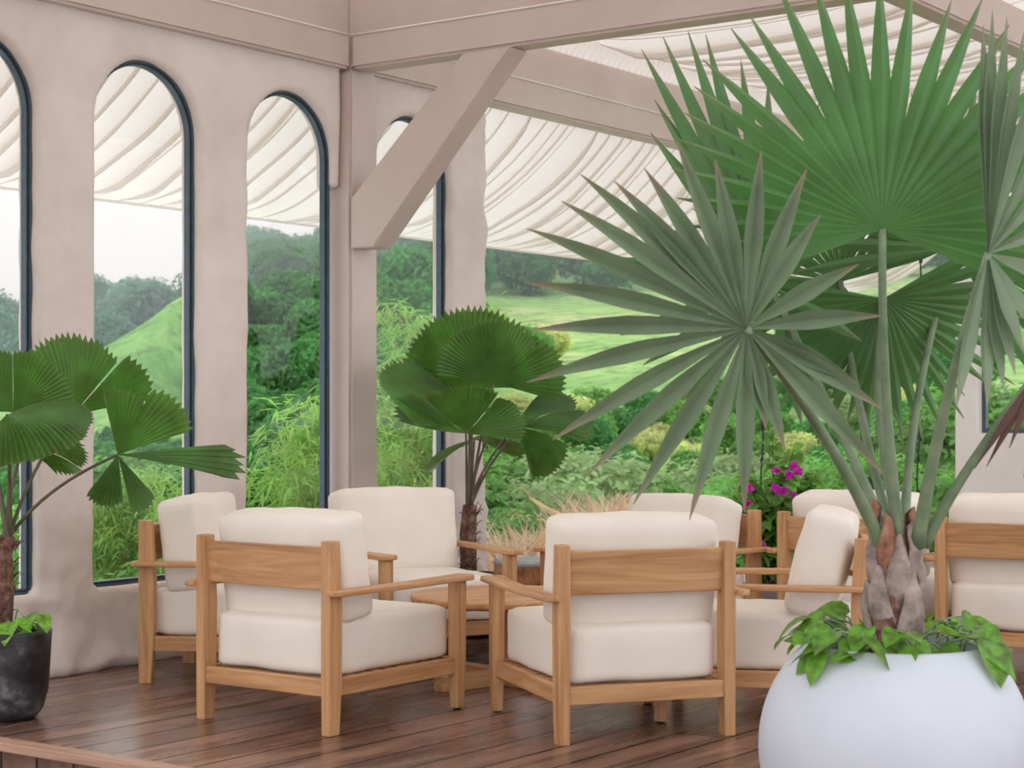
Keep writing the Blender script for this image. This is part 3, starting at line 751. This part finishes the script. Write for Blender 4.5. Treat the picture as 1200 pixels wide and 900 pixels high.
# white globe pot
pot = thing('planter', 'large round white globe planter holding the fan palm in the right foreground', 'planter', PC)
prof = []
for i in range(25):
    a = R(-52 + (49 + 52) * i / 24); prof.append((.397 * math.cos(a), .313 + .397 * math.sin(a)))
z_off = prof[0][1]; prof = [(r, z - z_off * (1 - i / 24)) for i, (r, z) in enumerate(prof)]
zr = prof[-1][1]; rr = prof[-1][0]
prof += [(rr - .008, zr + .006), (rr - .02, zr + .002), (rr - .024, zr - .03), (rr - .01, zr - .06)]
mb = MB(); mb.lathe(prof, 72); mb.build('pot_shell', m_potwhite, pot, smooth=True)
mb = MB(); mb.lathe([(rr - .012, zr - .05), (rr - .05, zr - .035), (0, zr - .03)], 40, wob=.03); mb.build('soil', m_soil, pot, smooth=True)
pothos('pothos', 'trailing variegated green pothos around the palm trunk in the round white planter', PC, .265, zr - .03, 60, .095, 5, 1.0)

# ------------------------------------------------------------------ ruffled fan palms (left and centre)
def ruffle(mb, hub, u, v, wedges, Rr, cup=.15, pleat=.034, droop=.1, seed=1, wave=.03):
    rnd = random.Random(seed); n = u.cross(v).normalized()
    for (a0, a1, rs) in wedges:
        NP = max(3, int(abs(a1 - a0) / 4.2)); J = NP * 2; K = 10; vs = []; fs = []; base = len(mb.v)
        for j in range(J + 1):
            a = R(a0 + (a1 - a0) * j / J); tooth = 1.0 if j % 2 else .925
            edge = 1 - .10 * abs(2 * j / J - 1) ** 3
            rad = Rr * rs * tooth * edge * (1 + .02 * rnd.uniform(-1, 1))
            for k in range(K + 1):
                r = rad * k / K; q = k / K
                d = u * math.cos(a) + v * math.sin(a)
                p = hub + d * r + n * (cup * r * q + (pleat * r if j % 2 else 0) + wave * q * q * math.sin(a * 3 + seed)) - UP * (droop * r * q * q)
                vs.append(p)
        for j in range(J):
            for k in range(K): fs.append((j * (K + 1) + k, j * (K + 1) + k + 1, (j + 1) * (K + 1) + k + 1, (j + 1) * (K + 1) + k))
        mb.add(vs, fs)
        for j in range(J + 1):
            mb.age[base + j * (K + 1) + K] = .16 if j % 2 else .02
            mb.age[base + j * (K + 1) + K - 1] = .03
def ruffled_palm(label, c, potz, trunk, leaves, tr=.05):
    t = thing('ruffled_fan_palm', label, 'palm', (c.x, c.y, potz)); off = Vector((c.x, c.y, potz))
    top = trunk[-1]
    mb = MB(); pts = [q - off for q in trunk]; n = len(pts)
    mb.tube(pts, [tr * (1.1 - .25 * i / (n - 1)) for i in range(n)], 14)
    for k, v in enumerate(mb.v):
        q = Vector(v); mb.v[k] = tuple(q + Vector((noise.noise(q * 30), noise.noise(q * 30 + Vector((5, 5, 5))), 0)) * .012)
    mb.build('trunk', m_trunk, t, smooth=False)
    fb = MB(); rnd = random.Random(3)
    for k in range(46):
        a = rnd.uniform(0, 6.28); i = rnd.random(); p = pts[0].lerp(pts[-1], i)
        e = Vector((math.cos(a), math.sin(a), 0)); l = rnd.uniform(.03, .07)
        fb.tube([p + e * tr * .8, p + e * (tr + .012) + UP * l * .6, p + e * (tr + .02 + .02 * rnd.random()) + UP * l * rnd.uniform(-.4, 1)], [.004, .003, .001], 4)
    fb.build('trunk_fibre', m_trunk, t)
    for (hub, u, v, wedges, Rr, kw) in leaves:
        mb = MB(); u = u.normalized(); v = (v - u * v.dot(u)).normalized()
        ruffle(mb, hub - off, u, v, wedges, Rr, **kw)
        f = mb.build('frond', m_licuala, t)
        st = MB(); b0 = top - off + Vector((random.uniform(-.02, .02), random.uniform(-.02, .02), -.03))
        hb = hub - off; md = (b0 + hb) / 2 + Vector((-(hb - b0).x * .22, -(hb - b0).y * .22, .04))
        st.tube(bez(b0, md, hb, 12), [.010 - .004 * i / 12 for i in range(13)], 6); st.build('petiole', m_lstalk, f, smooth=True)
    return t
V = Vector
# centre palm
c2 = V((-.25, 10.62, 0)); Y2 = 10.6
def p2(x, y, dy=0): return P(x, y, Y2 + dy)
# black pot
def black_pot(label, c, r, h):
    t = thing('plant_pot', label, 'plant pot', c)
    mb = MB(); mb.lathe([(r * .62, 0), (r * .72, .01), (r * .84, h * .12), (r * .93, h * .32), (r * .96, h * .6), (r * 1.0, h * .97), (r * 1.0, h), (r * .9, h), (r * .88, h * .9)], 48, wob=.012); mb.build('pot_shell', m_black, t, smooth=True)
    mb = MB(); mb.lathe([(r * .90, h * .88), (r * .6, h * .92), (0, h * .93)], 36, wob=.03); mb.build('soil', m_soil, t, smooth=True)
    return t
black_pot('black clay pot of the centre palm, glimpsed under the chair behind the round table', c2, .215, .36)
leaves2 = [
    (p2(552, 455, .15), V((-.1, .12, 1)), V((-1, .05, -.05)), [(-95, 62, 1), (62, 104, .84)], .49, dict(cup=-.06, droop=.0, seed=2, wave=.02)),
    (p2(579, 449, -.08), V((.02, -.1, 1)), V((-1, .1, 0)), [(-52, 84, .84), (-104, -50, .98)], .44, dict(cup=.10, droop=.0, seed=4, wave=.03)),
    (p2(550, 496, -.05), V((-.82, -.05, .56)), V((-.22, -.85, -.3)), [(-58, 62, 1)], .60, dict(cup=-.03, droop=.0, seed=5, wave=.03)),
    (p2(546, 508, -.25), V((.0, -.72, .62)), V((-1, 0, .12)), [(-96, -34, .9), (-32, 44, .98), (46, 92, 1.08)], .40, dict(cup=-.12, droop=.0, seed=7, wave=.03)),
    (p2(604, 500, -.05), V((1, -.1, .22)), V((-.1, .55, .55)), [(-80, -28, .8), (-22, 14, 1.0), (18, 62, .95)], .46, dict(cup=-.1, droop=.12, seed=8, wave=.03)),
    (p2(615, 498, .15), V((.9, .3, .3)), V((-.2, .4, .9)), [(-30, 10, 1), (14, 40, .9)], .36, dict(cup=-.12, droop=.1, seed=9, wave=.03)),
    (p2(556, 515, .15), V((-.6, .35, -.25)), V((.3, .9, .2)), [(-60, 55, 1)], .32, dict(cup=-.1, droop=.2, seed=10, wave=.03)),
    (p2(572, 512, .2), V((.5, .6, -.05)), V((-.8, .4, .1)), [(-70, 70, 1)], .26, dict(cup=-.1, droop=.2, seed=11, wave=.03)),
]
ruffled_palm('ruffled fan palm with round pleated leaves behind the centre chair', c2, .33,
             [V((c2.x, c2.y, .32)), P(549, 660, Y2), P(549, 625, Y2), P(551, 592, Y2)], leaves2)
# left palm
c1 = V((-2.165, 7.78, 0)); Y1 = 7.75
black_pot('black clay pot with worn grey streaks at the left edge of the wooden platform', c1, .208, .375)
def p1(x, y, dy=0): return P(x, y, Y1 + dy)
leaves1 = [
    (p1(85, 487, .3), V((0, .12, 1)), V((-1, .1, 0)), [(-78, -42, 1.08), (-40, 56, 1)], .37, dict(cup=.08, droop=.03, seed=2, wave=.03)),
    (p1(15, 483, -.05), V((.0, -.15, 1)), V((-1, 0, 0)), [(-90, -4, 1), (-3, 88, 1)], .29, dict(cup=.12, droop=.0, seed=4, wave=.01)),
    (p1(8, 486, -.25), V((.92, -.5, .1)), V((-.1, .8, .25)), [(-75, 60, 1)], .37, dict(cup=-.12, droop=.26, seed=5, wave=.02)),
    (p1(138, 533, .0), V((1, 0, .05)), V((0, -.3, 1)), [(18, 58, 1.15), (57, 97, .9)], .34, dict(cup=.12, droop=.0, seed=6, wave=.03)),
    (p1(28, 524, .2), V((.9, .3, -.12)), V((.2, -.7, .4)), [(-55, -10, 1), (-6, 40, .95)], .29, dict(cup=-.2, droop=.25, seed=8, wave=.03)),
    (p1(-20, 505, .1), V((-.9, -.1, .3)), V((.2, .8, .5)), [(-60, 60, 1)], .4, dict(cup=-.2, droop=.3, seed=9, wave=.03)),
    (p1(-10, 530, .15), V((.3, .6, .1)), V((.9, 0, .1)), [(-70, 70, 1)], .24, dict(cup=-.2, droop=.3, seed=10, wave=.03)),
]
lp = ruffled_palm('ruffled fan palm with wide pleated leaves in the black pot at the left edge', c1, .34,
                  [V((c1.x, c1.y, .33)), P(4, 690, Y1), P(4, 650, Y1), P(8, 628, Y1)], leaves1, tr=.045)
# remaining wedges of the right hand leaf
off = Vector(lp.location); mb = MB(); hb = p1(138, 533) - off
ruffle(mb, hb, V((1, 0, -.02)).normalized(), V((0, -.6, .75)).normalized(), [(-11, 10, 1.46)], .375, cup=.0, droop=.03, seed=3, wave=.02)
ruffle(mb, hb, V((.45, -.25, -.86)).normalized(), V((.86, .2, .42)).normalized(), [(-62, -16, .8), (-10, 16, 1.0)], .29, cup=.1, droop=.02, seed=13, wave=.03)
mb.build('frond', m_licuala, lp)
pothos('pothos', 'trailing green pothos in the black pot at the left edge', c1, .19, .345, 26, .085, 9, .8)

# ------------------------------------------------------------------ bougainvillea
bc_ = V((1.53, 10.75, 0))
t = thing('flower_pot', 'pale pot behind the chairs holding the magenta bougainvillea', 'plant pot', bc_)
mb = MB(); mb.lathe([(.13, 0), (.15, .01), (.19, .26), (.2, .27), (.2, .29), (.175, .29), (.17, .27)], 36); mb.build('pot_shell', m_potwhite, t, smooth=True)
mb = MB(); mb.lathe([(.175, .255), (0, .265)], 24); mb.build('soil', m_soil, t)
t = thing('bougainvillea', 'leafy bougainvillea with magenta flowers between the two right chairs', 'plant', (bc_.x, bc_.y, .26)); rnd = random.Random(12)
st = MB(); lv = MB(); fw = MB(); off = V((bc_.x, bc_.y, .26))
ends = [(905, 505), (930, 530), (960, 555), (975, 575), (985, 590), (870, 560), (862, 585), (885, 575), (845, 590), (915, 560), (940, 570), (900, 600), (890, 630), (920, 600), (900, 660), (880, 650), (910, 640), (895, 680), (860, 620), (950, 600)]
for (x, y) in ends:
    e = P(x, y, 10.75 + rnd.uniform(-.25, .25)) - off; b0 = V((rnd.uniform(-.05, .05), rnd.uniform(-.05, .05), 0))
    md = V((e.x * .3, e.y * .3, e.z * .75 + .05)); pts = bez(b0, md, e, 12)
    st.tube(pts, [.006 - .004 * i / 12 for i in range(13)], 5)
    for k in range(64):
        i = rnd.uniform(.35, 1) * 12; i0 = min(11, int(i)); p = pts[i0].lerp(pts[i0 + 1], i - i0)
        d = V((rnd.uniform(-1, 1), rnd.uniform(-1, 1), rnd.uniform(-.6, .8)))
        heart_leaf(lv, p + d.normalized() * .02, d, UP + V((rnd.uniform(-.6, .6), rnd.uniform(-.6, .6), 0)), rnd.uniform(.045, .085), .25, .4)
for (x, y) in [(911, 550), (930, 545), (924, 556), (878, 572), (876, 590), (930, 580), (893, 640), (918, 575), (935, 553), (909, 572)]:
    e = P(x, y, 10.45 + rnd.uniform(-.1, .1)) - off
    fw = MB()
    for k in range(9):
        d = V((rnd.uniform(-1, 1), rnd.uniform(-1, .5), rnd.uniform(-1, 1))); heart_leaf(fw, e, d, V((rnd.uniform(-1, 1), -1, 1)), rnd.uniform(.026, .04), .3, .1)
    fw.build('flower', m_petal, t, smooth=True)
st.build('stems', m_twig, t, smooth=True); lv.build('leaves', m_boug, t, smooth=True)

# thin hanging cables
for (x, y0_, y1_, Y, lab) in ((895, 330, 640, 13.0, 'thin black cable hanging down behind the bougainvillea'), (1078, 300, 600, 13.4, 'thin black cable hanging left of the far white pillar')):
    mb = MB(); a = P(x + 2, y0_, Y); b_ = P(x - 4, y1_, Y); b_.z = .0
    a.z = 2.9; n = 30
    mb.tube([a.lerp(b_, i / n) + V((.006 * math.sin(i * 1.1), 0, 0)) for i in range(n + 1)], .006, 6)
    for k in range(1, 12): mb.tube([a.lerp(b_, k / 12), a.lerp(b_, k / 12 + .012)], .013, 6)
    tag(mb.build('hanging_cable', m_cable), lab, 'cable')

# ------------------------------------------------------------------ landscape
def hill_h(x, y):
    px = x / max(y, 1) * F + 600                                   # bearing only decides which ridge we are on
    xr = x
    Hr = 13.5
    xs = [(-75, 7.0), (-41, 7.6), (-29, 9.2), (-22, 11.5), (-15, 13.5), (-5, 15), (8, 15.5), (45, 17), (90, 18)]
    xq = max(-75, min(90, x * 160 / max(y, 60)))
    for (a, h0), (b, h1_) in zip(xs, xs[1:]):
        if a <= xq <= b: Hr = h0 + (h1_ - h0) * (xq - a) / (b - a); break
    u = max(0, (y - 28) / 132); base = -3.2 + (Hr + 3.2) * min(u, 1.25) ** 1.15
    if y < 28: base = -.9 - 2.3 * max(0, min(1, (y - 13) / 15))
    if y > 168: base -= (y - 168) * .35
    sp = math.exp(-((y - 84 - (x + 15) * .8) / 11) ** 2) * max(0, min(1, (x + 23) / 10)) * max(0, min(1, (-12.2 - x) / 2.5)) * 6.5
    return base + sp + .5 * noise.noise(Vector((x * .07, y * .07, 0))) * min(1, y / 60) + .25 * noise.noise(Vector((x * .3, y * .3, 3)))
mb = MB(); vs = []; fs = []; NX, NY = 130, 110
ys = [12.6 + (230 - 12.6) * (j / NY) ** 1.7 for j in range(NY + 1)]
for yv in ys:
    hw = 14 + yv * .5
    for i in range(NX + 1):
        xv = -hw + 2 * hw * i / NX; yy = yv
        vs.append((xv, yy, hill_h(xv, yy)))
for j in range(NY):
    for i in range(NX): fs.append((j * (NX + 1) + i, j * (NX + 1) + i + 1, (j + 1) * (NX + 1) + i + 1, (j + 1) * (NX + 1) + i))
mb.add(vs, fs); hill = tag(mb.build('hillside', m_hill, smooth=True), kind='structure')

def crown(name, mats, r, n, leaf, seed, lumps=9, trunk=1.5, flat=.8, inner=True):
    rnd = random.Random(seed); mb = MB()
    cs = [(V((0, 0, r * .9)), r * .75)]
    for k in range(lumps):
        a = rnd.uniform(0, 6.28); e = rnd.uniform(-.35, 1.0); rr = r * rnd.uniform(.32, .55)
        cs.append((V((math.cos(a) * r * .62 * math.cos(e), math.sin(a) * r * .62 * math.cos(e), r * .9 + r * .6 * math.sin(e) * flat)), rr))
    tot = sum(c[1] ** 2 for c in cs)
    for (c, rr) in cs:
        for k in range(int(n * rr * rr / tot)):
            d = V((rnd.gauss(0, 1), rnd.gauss(0, 1), rnd.gauss(.25, 1))).normalized()
            p = c + d * rr * rnd.uniform(.72, 1.14); s = leaf * rnd.uniform(.55, 1.3)
            nn = (d + V((rnd.uniform(-.8, .8), rnd.uniform(-.8, .8), rnd.uniform(-.3, .9)))).normalized()
            a = nn.orthogonal().normalized(); a.rotate(Matrix.Rotation(rnd.uniform(0, 6.28), 3, nn)); b = nn.cross(a)
            mb.add([p - a * s, p - b * s * .45, p + a * s - nn * s * .2, p + b * s * .45], [(0, 1, 2, 3)])
    if inner:
        for (c, rr) in cs:
            bm = bmesh.new(); bmesh.ops.create_icosphere(bm, subdivisions=2, radius=rr * .74)
            for v in bm.verts: v.co = v.co * (1 + .18 * noise.noise(v.co * 3 / rr + c)) + c
            bm.verts.index_update(); mb.add([v.co for v in bm.verts], [[v.index for v in f.verts] for f in bm.faces]); bm.free()
    mb.tube([(0, 0, -trunk), (0, 0, r * .8)], [r * .07, r * .04], 6, mi=1)
    return mb.mesh(name, [mats, m_bark])
def scatter(name, label, cat, group, meshes, spots, smin, smax, seed):
    rnd = random.Random(seed)
    for (x, y) in spots:
        dk = min(1.1, max(.32, y / 125))
        o = bpy.data.objects.new(name, rnd.choice(meshes)); COL.objects.link(o)
        s = dk * rnd.uniform(smin, smax); o.location = (x, y, hill_h(x, y) - .1); o.scale = (s, s, s * rnd.uniform(.85, 1.2)); o.rotation_euler = (0, 0, rnd.uniform(0, 6.28))
        tag(o, label, cat, group)
fm = [crown('forest_tree', m_forest, 2.1, 3600, .19, s, lumps=12) for s in (1, 2, 3)]
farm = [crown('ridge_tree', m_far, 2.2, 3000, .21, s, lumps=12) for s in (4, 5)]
def bear(px, y): return (px - 600) / F * y
rnd = random.Random(31)
def poisson(cands, d):
    out = []
    for (x, y) in cands:
        if all((x - a) ** 2 + (y - b) ** 2 > (d * y / 110) ** 2 for a, b in out): out.append((x, y))
    return out
# forest seen through the third and fourth windows
c_ = []
for k in range(2600):
    y = rnd.uniform(48, 158); px = rnd.uniform(250, 545)
    if px > 470 and y < 60: continue
    c_.append((bear(px, y), y))
scatter('forest_tree', 'dense green tree in the forest on the hill behind the corner post', 'tree', 'forest trees on the hill', fm, poisson(c_, 3.5), .85, 1.45, 5)
c_ = []
for k in range(420):
    y = rnd.uniform(112, 164); px = rnd.uniform(-40, 262); c_.append((bear(px, y), y))
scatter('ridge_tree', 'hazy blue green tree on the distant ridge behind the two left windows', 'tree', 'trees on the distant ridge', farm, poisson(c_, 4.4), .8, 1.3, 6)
c_ = []
for k in range(160):
    y = rnd.uniform(40, 66); px = rnd.uniform(-40, 240); c_.append((bear(px, y), y))
scatter('valley_tree', 'green tree in the valley below the grassy slope behind the left windows', 'tree', 'valley trees behind the left windows', fm, poisson(c_, 2.6), .5, .85, 7)
c_ = []
for k in range(300):
    y = rnd.uniform(120, 160); px = rnd.uniform(545, 1180); c_.append((bear(px, y), y))
scatter('hilltop_tree', 'dark tree along the top of the grassy slope under the shade cloth', 'tree', 'trees along the top of the slope', fm, poisson(c_, 3.4), .8, 1.2, 8)
c_ = []
for k in range(60):
    y = rnd.uniform(34, 100); px = rnd.uniform(900, 1180); c_.append((bear(px, y), y))
scatter('slope_tree', 'green tree on the slope behind the palm stalks at the right', 'tree', 'trees on the right slope', fm, poisson(c_, 4.5), .5, 1.0, 9)
c_ = []
for k in range(1500):
    y = rnd.uniform(33, 84); px = rnd.uniform(552, 1120)
    if noise.noise(Vector((bear(px, y) * .09, y * .07, 7))) > -.12 + max(0, y - 62) * .02: c_.append((bear(px, y), y))
slm = [crown('slope_bush', m, .8, 2400, .075, s_, trunk=.3, lumps=12, flat=.5) for m, s_ in ((m_forest, 31), (m_olive, 32), (m_yel, 33), (m_bright, 34), (m_bright, 35), (m_forest, 36))]
scatter('slope_bush', 'low bush scattered on the grassy slope behind the centre opening', 'bush', 'bushes on the grassy slope', slm, poisson(c_, 3.0)[:230], 1.4, 2.6, 15)
# shrubs closer by
sb = [crown('shrub', m_bright, .9, 5200, .058, s, trunk=.5, lumps=14) for s in (11, 12)]
so_ = [crown('shrub', m_olive, .9, 5200, .055, s, trunk=.5, lumps=14) for s in (13, 14)]
def put(name, label, cat, group, meshes, lst, seed):
    rnd = random.Random(seed)
    for (px, ytop, Y, s) in lst:
        o = bpy.data.objects.new(name, rnd.choice(meshes)); COL.objects.link(o); p = P(px, ytop, Y)
        o.location = (p.x, Y, p.z - 1.75 * s); o.scale = (s * 1.1, s * 1.1, s); o.rotation_euler = (0, 0, rnd.uniform(0, 6.28)); tag(o, label, cat, group)
put('shrub', 'bright green leafy shrub in the garden below the centre opening', 'shrub', 'bright garden shrubs', sb,
    [(600, 520, 24, 1.1), (560, 545, 21, 1.0), (585, 590, 18, .8), (620, 580, 20, .9), (505, 560, 20, 1.2), (470, 520, 24, 1.3), (500, 500, 30, 1.5), (760, 545, 26, 1.0), (830, 555, 24, 1.0), (700, 580, 22, .8), (900, 530, 26, 1.2), (800, 570, 21, .8), (740, 585, 21, .7)], 1)
put('shrub', 'grey green leafy shrub in the garden right of the centre palm', 'shrub', 'grey green garden shrubs', so_,
    [(655, 505, 24, 1.35), (700, 520, 26, 1.2), (680, 560, 21, 1.0), (640, 545, 21, 1.0), (860, 515, 30, 1.2), (790, 525, 30, 1.0)], 2)
put('shrub', 'yellow green shrub behind the fan palm stalks near the white pillar', 'shrub', 'shrubs beside the white pillar', sb,
    [(1090, 470, 24, 1.4), (1060, 520, 21, 1.1), (1110, 540, 19, 1.0), (1000, 520, 24, 1.2), (950, 550, 22, 1.0), (1085, 590, 17, .6), (1150, 430, 26, 1.3)], 3)
put('shrub', 'bright green shrub low down behind the left arched windows', 'shrub', 'shrubs behind the left windows', sb,
    [(20, 590, 20, 1.3), (170, 520, 24, 1.0), (140, 600, 19, 1.0), (220, 590, 19, 1.0), (60, 560, 24, 1.2), (-20, 620, 17, 1.0), (190, 650, 16, .8)], 4)
# bamboo
def bamboo_mesh(seed, h, spread, n, leaves, ls):
    rnd = random.Random(seed); mb = MB()
    for k in range(n):
        a = rnd.uniform(0, 6.28); r = rnd.uniform(.3, 1) * spread; e = V((math.cos(a) * r, math.sin(a) * r, h * rnd.uniform(.65, 1)))
        pts = bez((rnd.uniform(-.1, .1), rnd.uniform(-.1, .1), -1), (e.x * .25, e.y * .25, e.z * 1.15), e, 10)
        mb.tube(pts, [.014 - .011 * i / 10 for i in range(11)], 5, mi=1)
        for q in range(leaves):
            i = rnd.uniform(.3, 1) * 10; i0 = min(9, int(i)); p = pts[i0].lerp(pts[i0 + 1], i - i0) + V((rnd.gauss(0, .14), rnd.gauss(0, .14), rnd.gauss(0, .10)))
            d = V((rnd.uniform(-1, 1), rnd.uniform(-1, 1), rnd.uniform(-.9, .35))).normalized(); s = d.cross(UP).normalized(); L = ls * rnd.uniform(.6, 1.2)
            mb.add([p, p + d * L * .35 + s * L * .07, p + d * L - UP * L * .2, p + d * L * .35 - s * L * .07], [(0, 1, 2, 3)])
    return mb.mesh('bamboo', [m_bamboo, m_cane])
bms = [bamboo_mesh(s, 3.0, 1.1, 17, 190, .24) for s in (1, 2)]
put('bamboo', 'feathery light green bamboo clump just outside the arched windows', 'bamboo', 'bamboo outside the windows', bms,
    [(362, 470, 16, .75), (385, 530, 15, .6), (318, 600, 15, .5), (503, 365, 20, .75), (468, 420, 18, .75), (150, 575, 17, .6), (210, 560, 16, .6)], 5)
for o in [o for o in COL.objects if o.name.startswith('bamboo')]:
    o.location.z -= 1.15 * o.scale.z
# dry pale grass
def grass_mesh(seed):
    rnd = random.Random(seed); mb = MB()
    for k in range(420):
        a = rnd.uniform(0, 6.28); r = .5 * rnd.random(); b0 = V((math.cos(a) * r, math.sin(a) * r, 0)); h = rnd.uniform(.3, .75)
        l = V((rnd.gauss(0, .18), rnd.gauss(0, .18), h)); s = V((math.cos(a * 3), math.sin(a * 3), 0)) * .012
        mb.add([b0 - s, b0 + s, b0 + l * .6 + s, b0 + l + V((l.x, l.y, -.05)), b0 + l * .6 - s], [(0, 1, 2, 3, 4)])
    return mb.mesh('dry_grass', m_dry)
gm = [grass_mesh(s) for s in (1, 2)]
rnd = random.Random(8)
for (px, py, Y, s) in [(625, 612, 16.5, 1.1), (605, 625, 16, 1.0), (645, 618, 17, 1.1), (665, 610, 18, 1.1), (590, 640, 15.5, .9), (720, 585, 19, 1.1), (715, 575, 20, 1.2), (745, 600, 18, 1.0), (640, 600, 19, 1.0), (690, 600, 19, 1.0), (780, 590, 19, 1.0)]:
    o = bpy.data.objects.new('dry_grass', rnd.choice(gm)); COL.objects.link(o); p = P(px, py, Y); o.location = (p.x, Y, p.z - .65 * s); o.scale = (s, s, s)
    tag(o, 'tuft of dry beige grass at the garden edge behind the log stump', 'grass', 'dry grass tufts')

# morning haze lying over the valley
hz = bpy.data.materials.new('valley_haze'); hz.use_nodes = True; nt = hz.node_tree; nt.nodes.clear()
ou = nt.nodes.new('ShaderNodeOutputMaterial'); sc_ = nt.nodes.new('ShaderNodeVolumeScatter')
sc_.inputs['Color'].default_value = (.84, .94, 1, 1); sc_.inputs['Density'].default_value = .009
nt.links.new(sc_.outputs[0], ou.inputs['Volume'])
mb = MB(); mb.box((0, 168, 6), (330, 140, 48)); tag(mb.build('valley_haze', hz), 'pale bluish haze over the valley and distant hills', 'haze', kind='stuff')
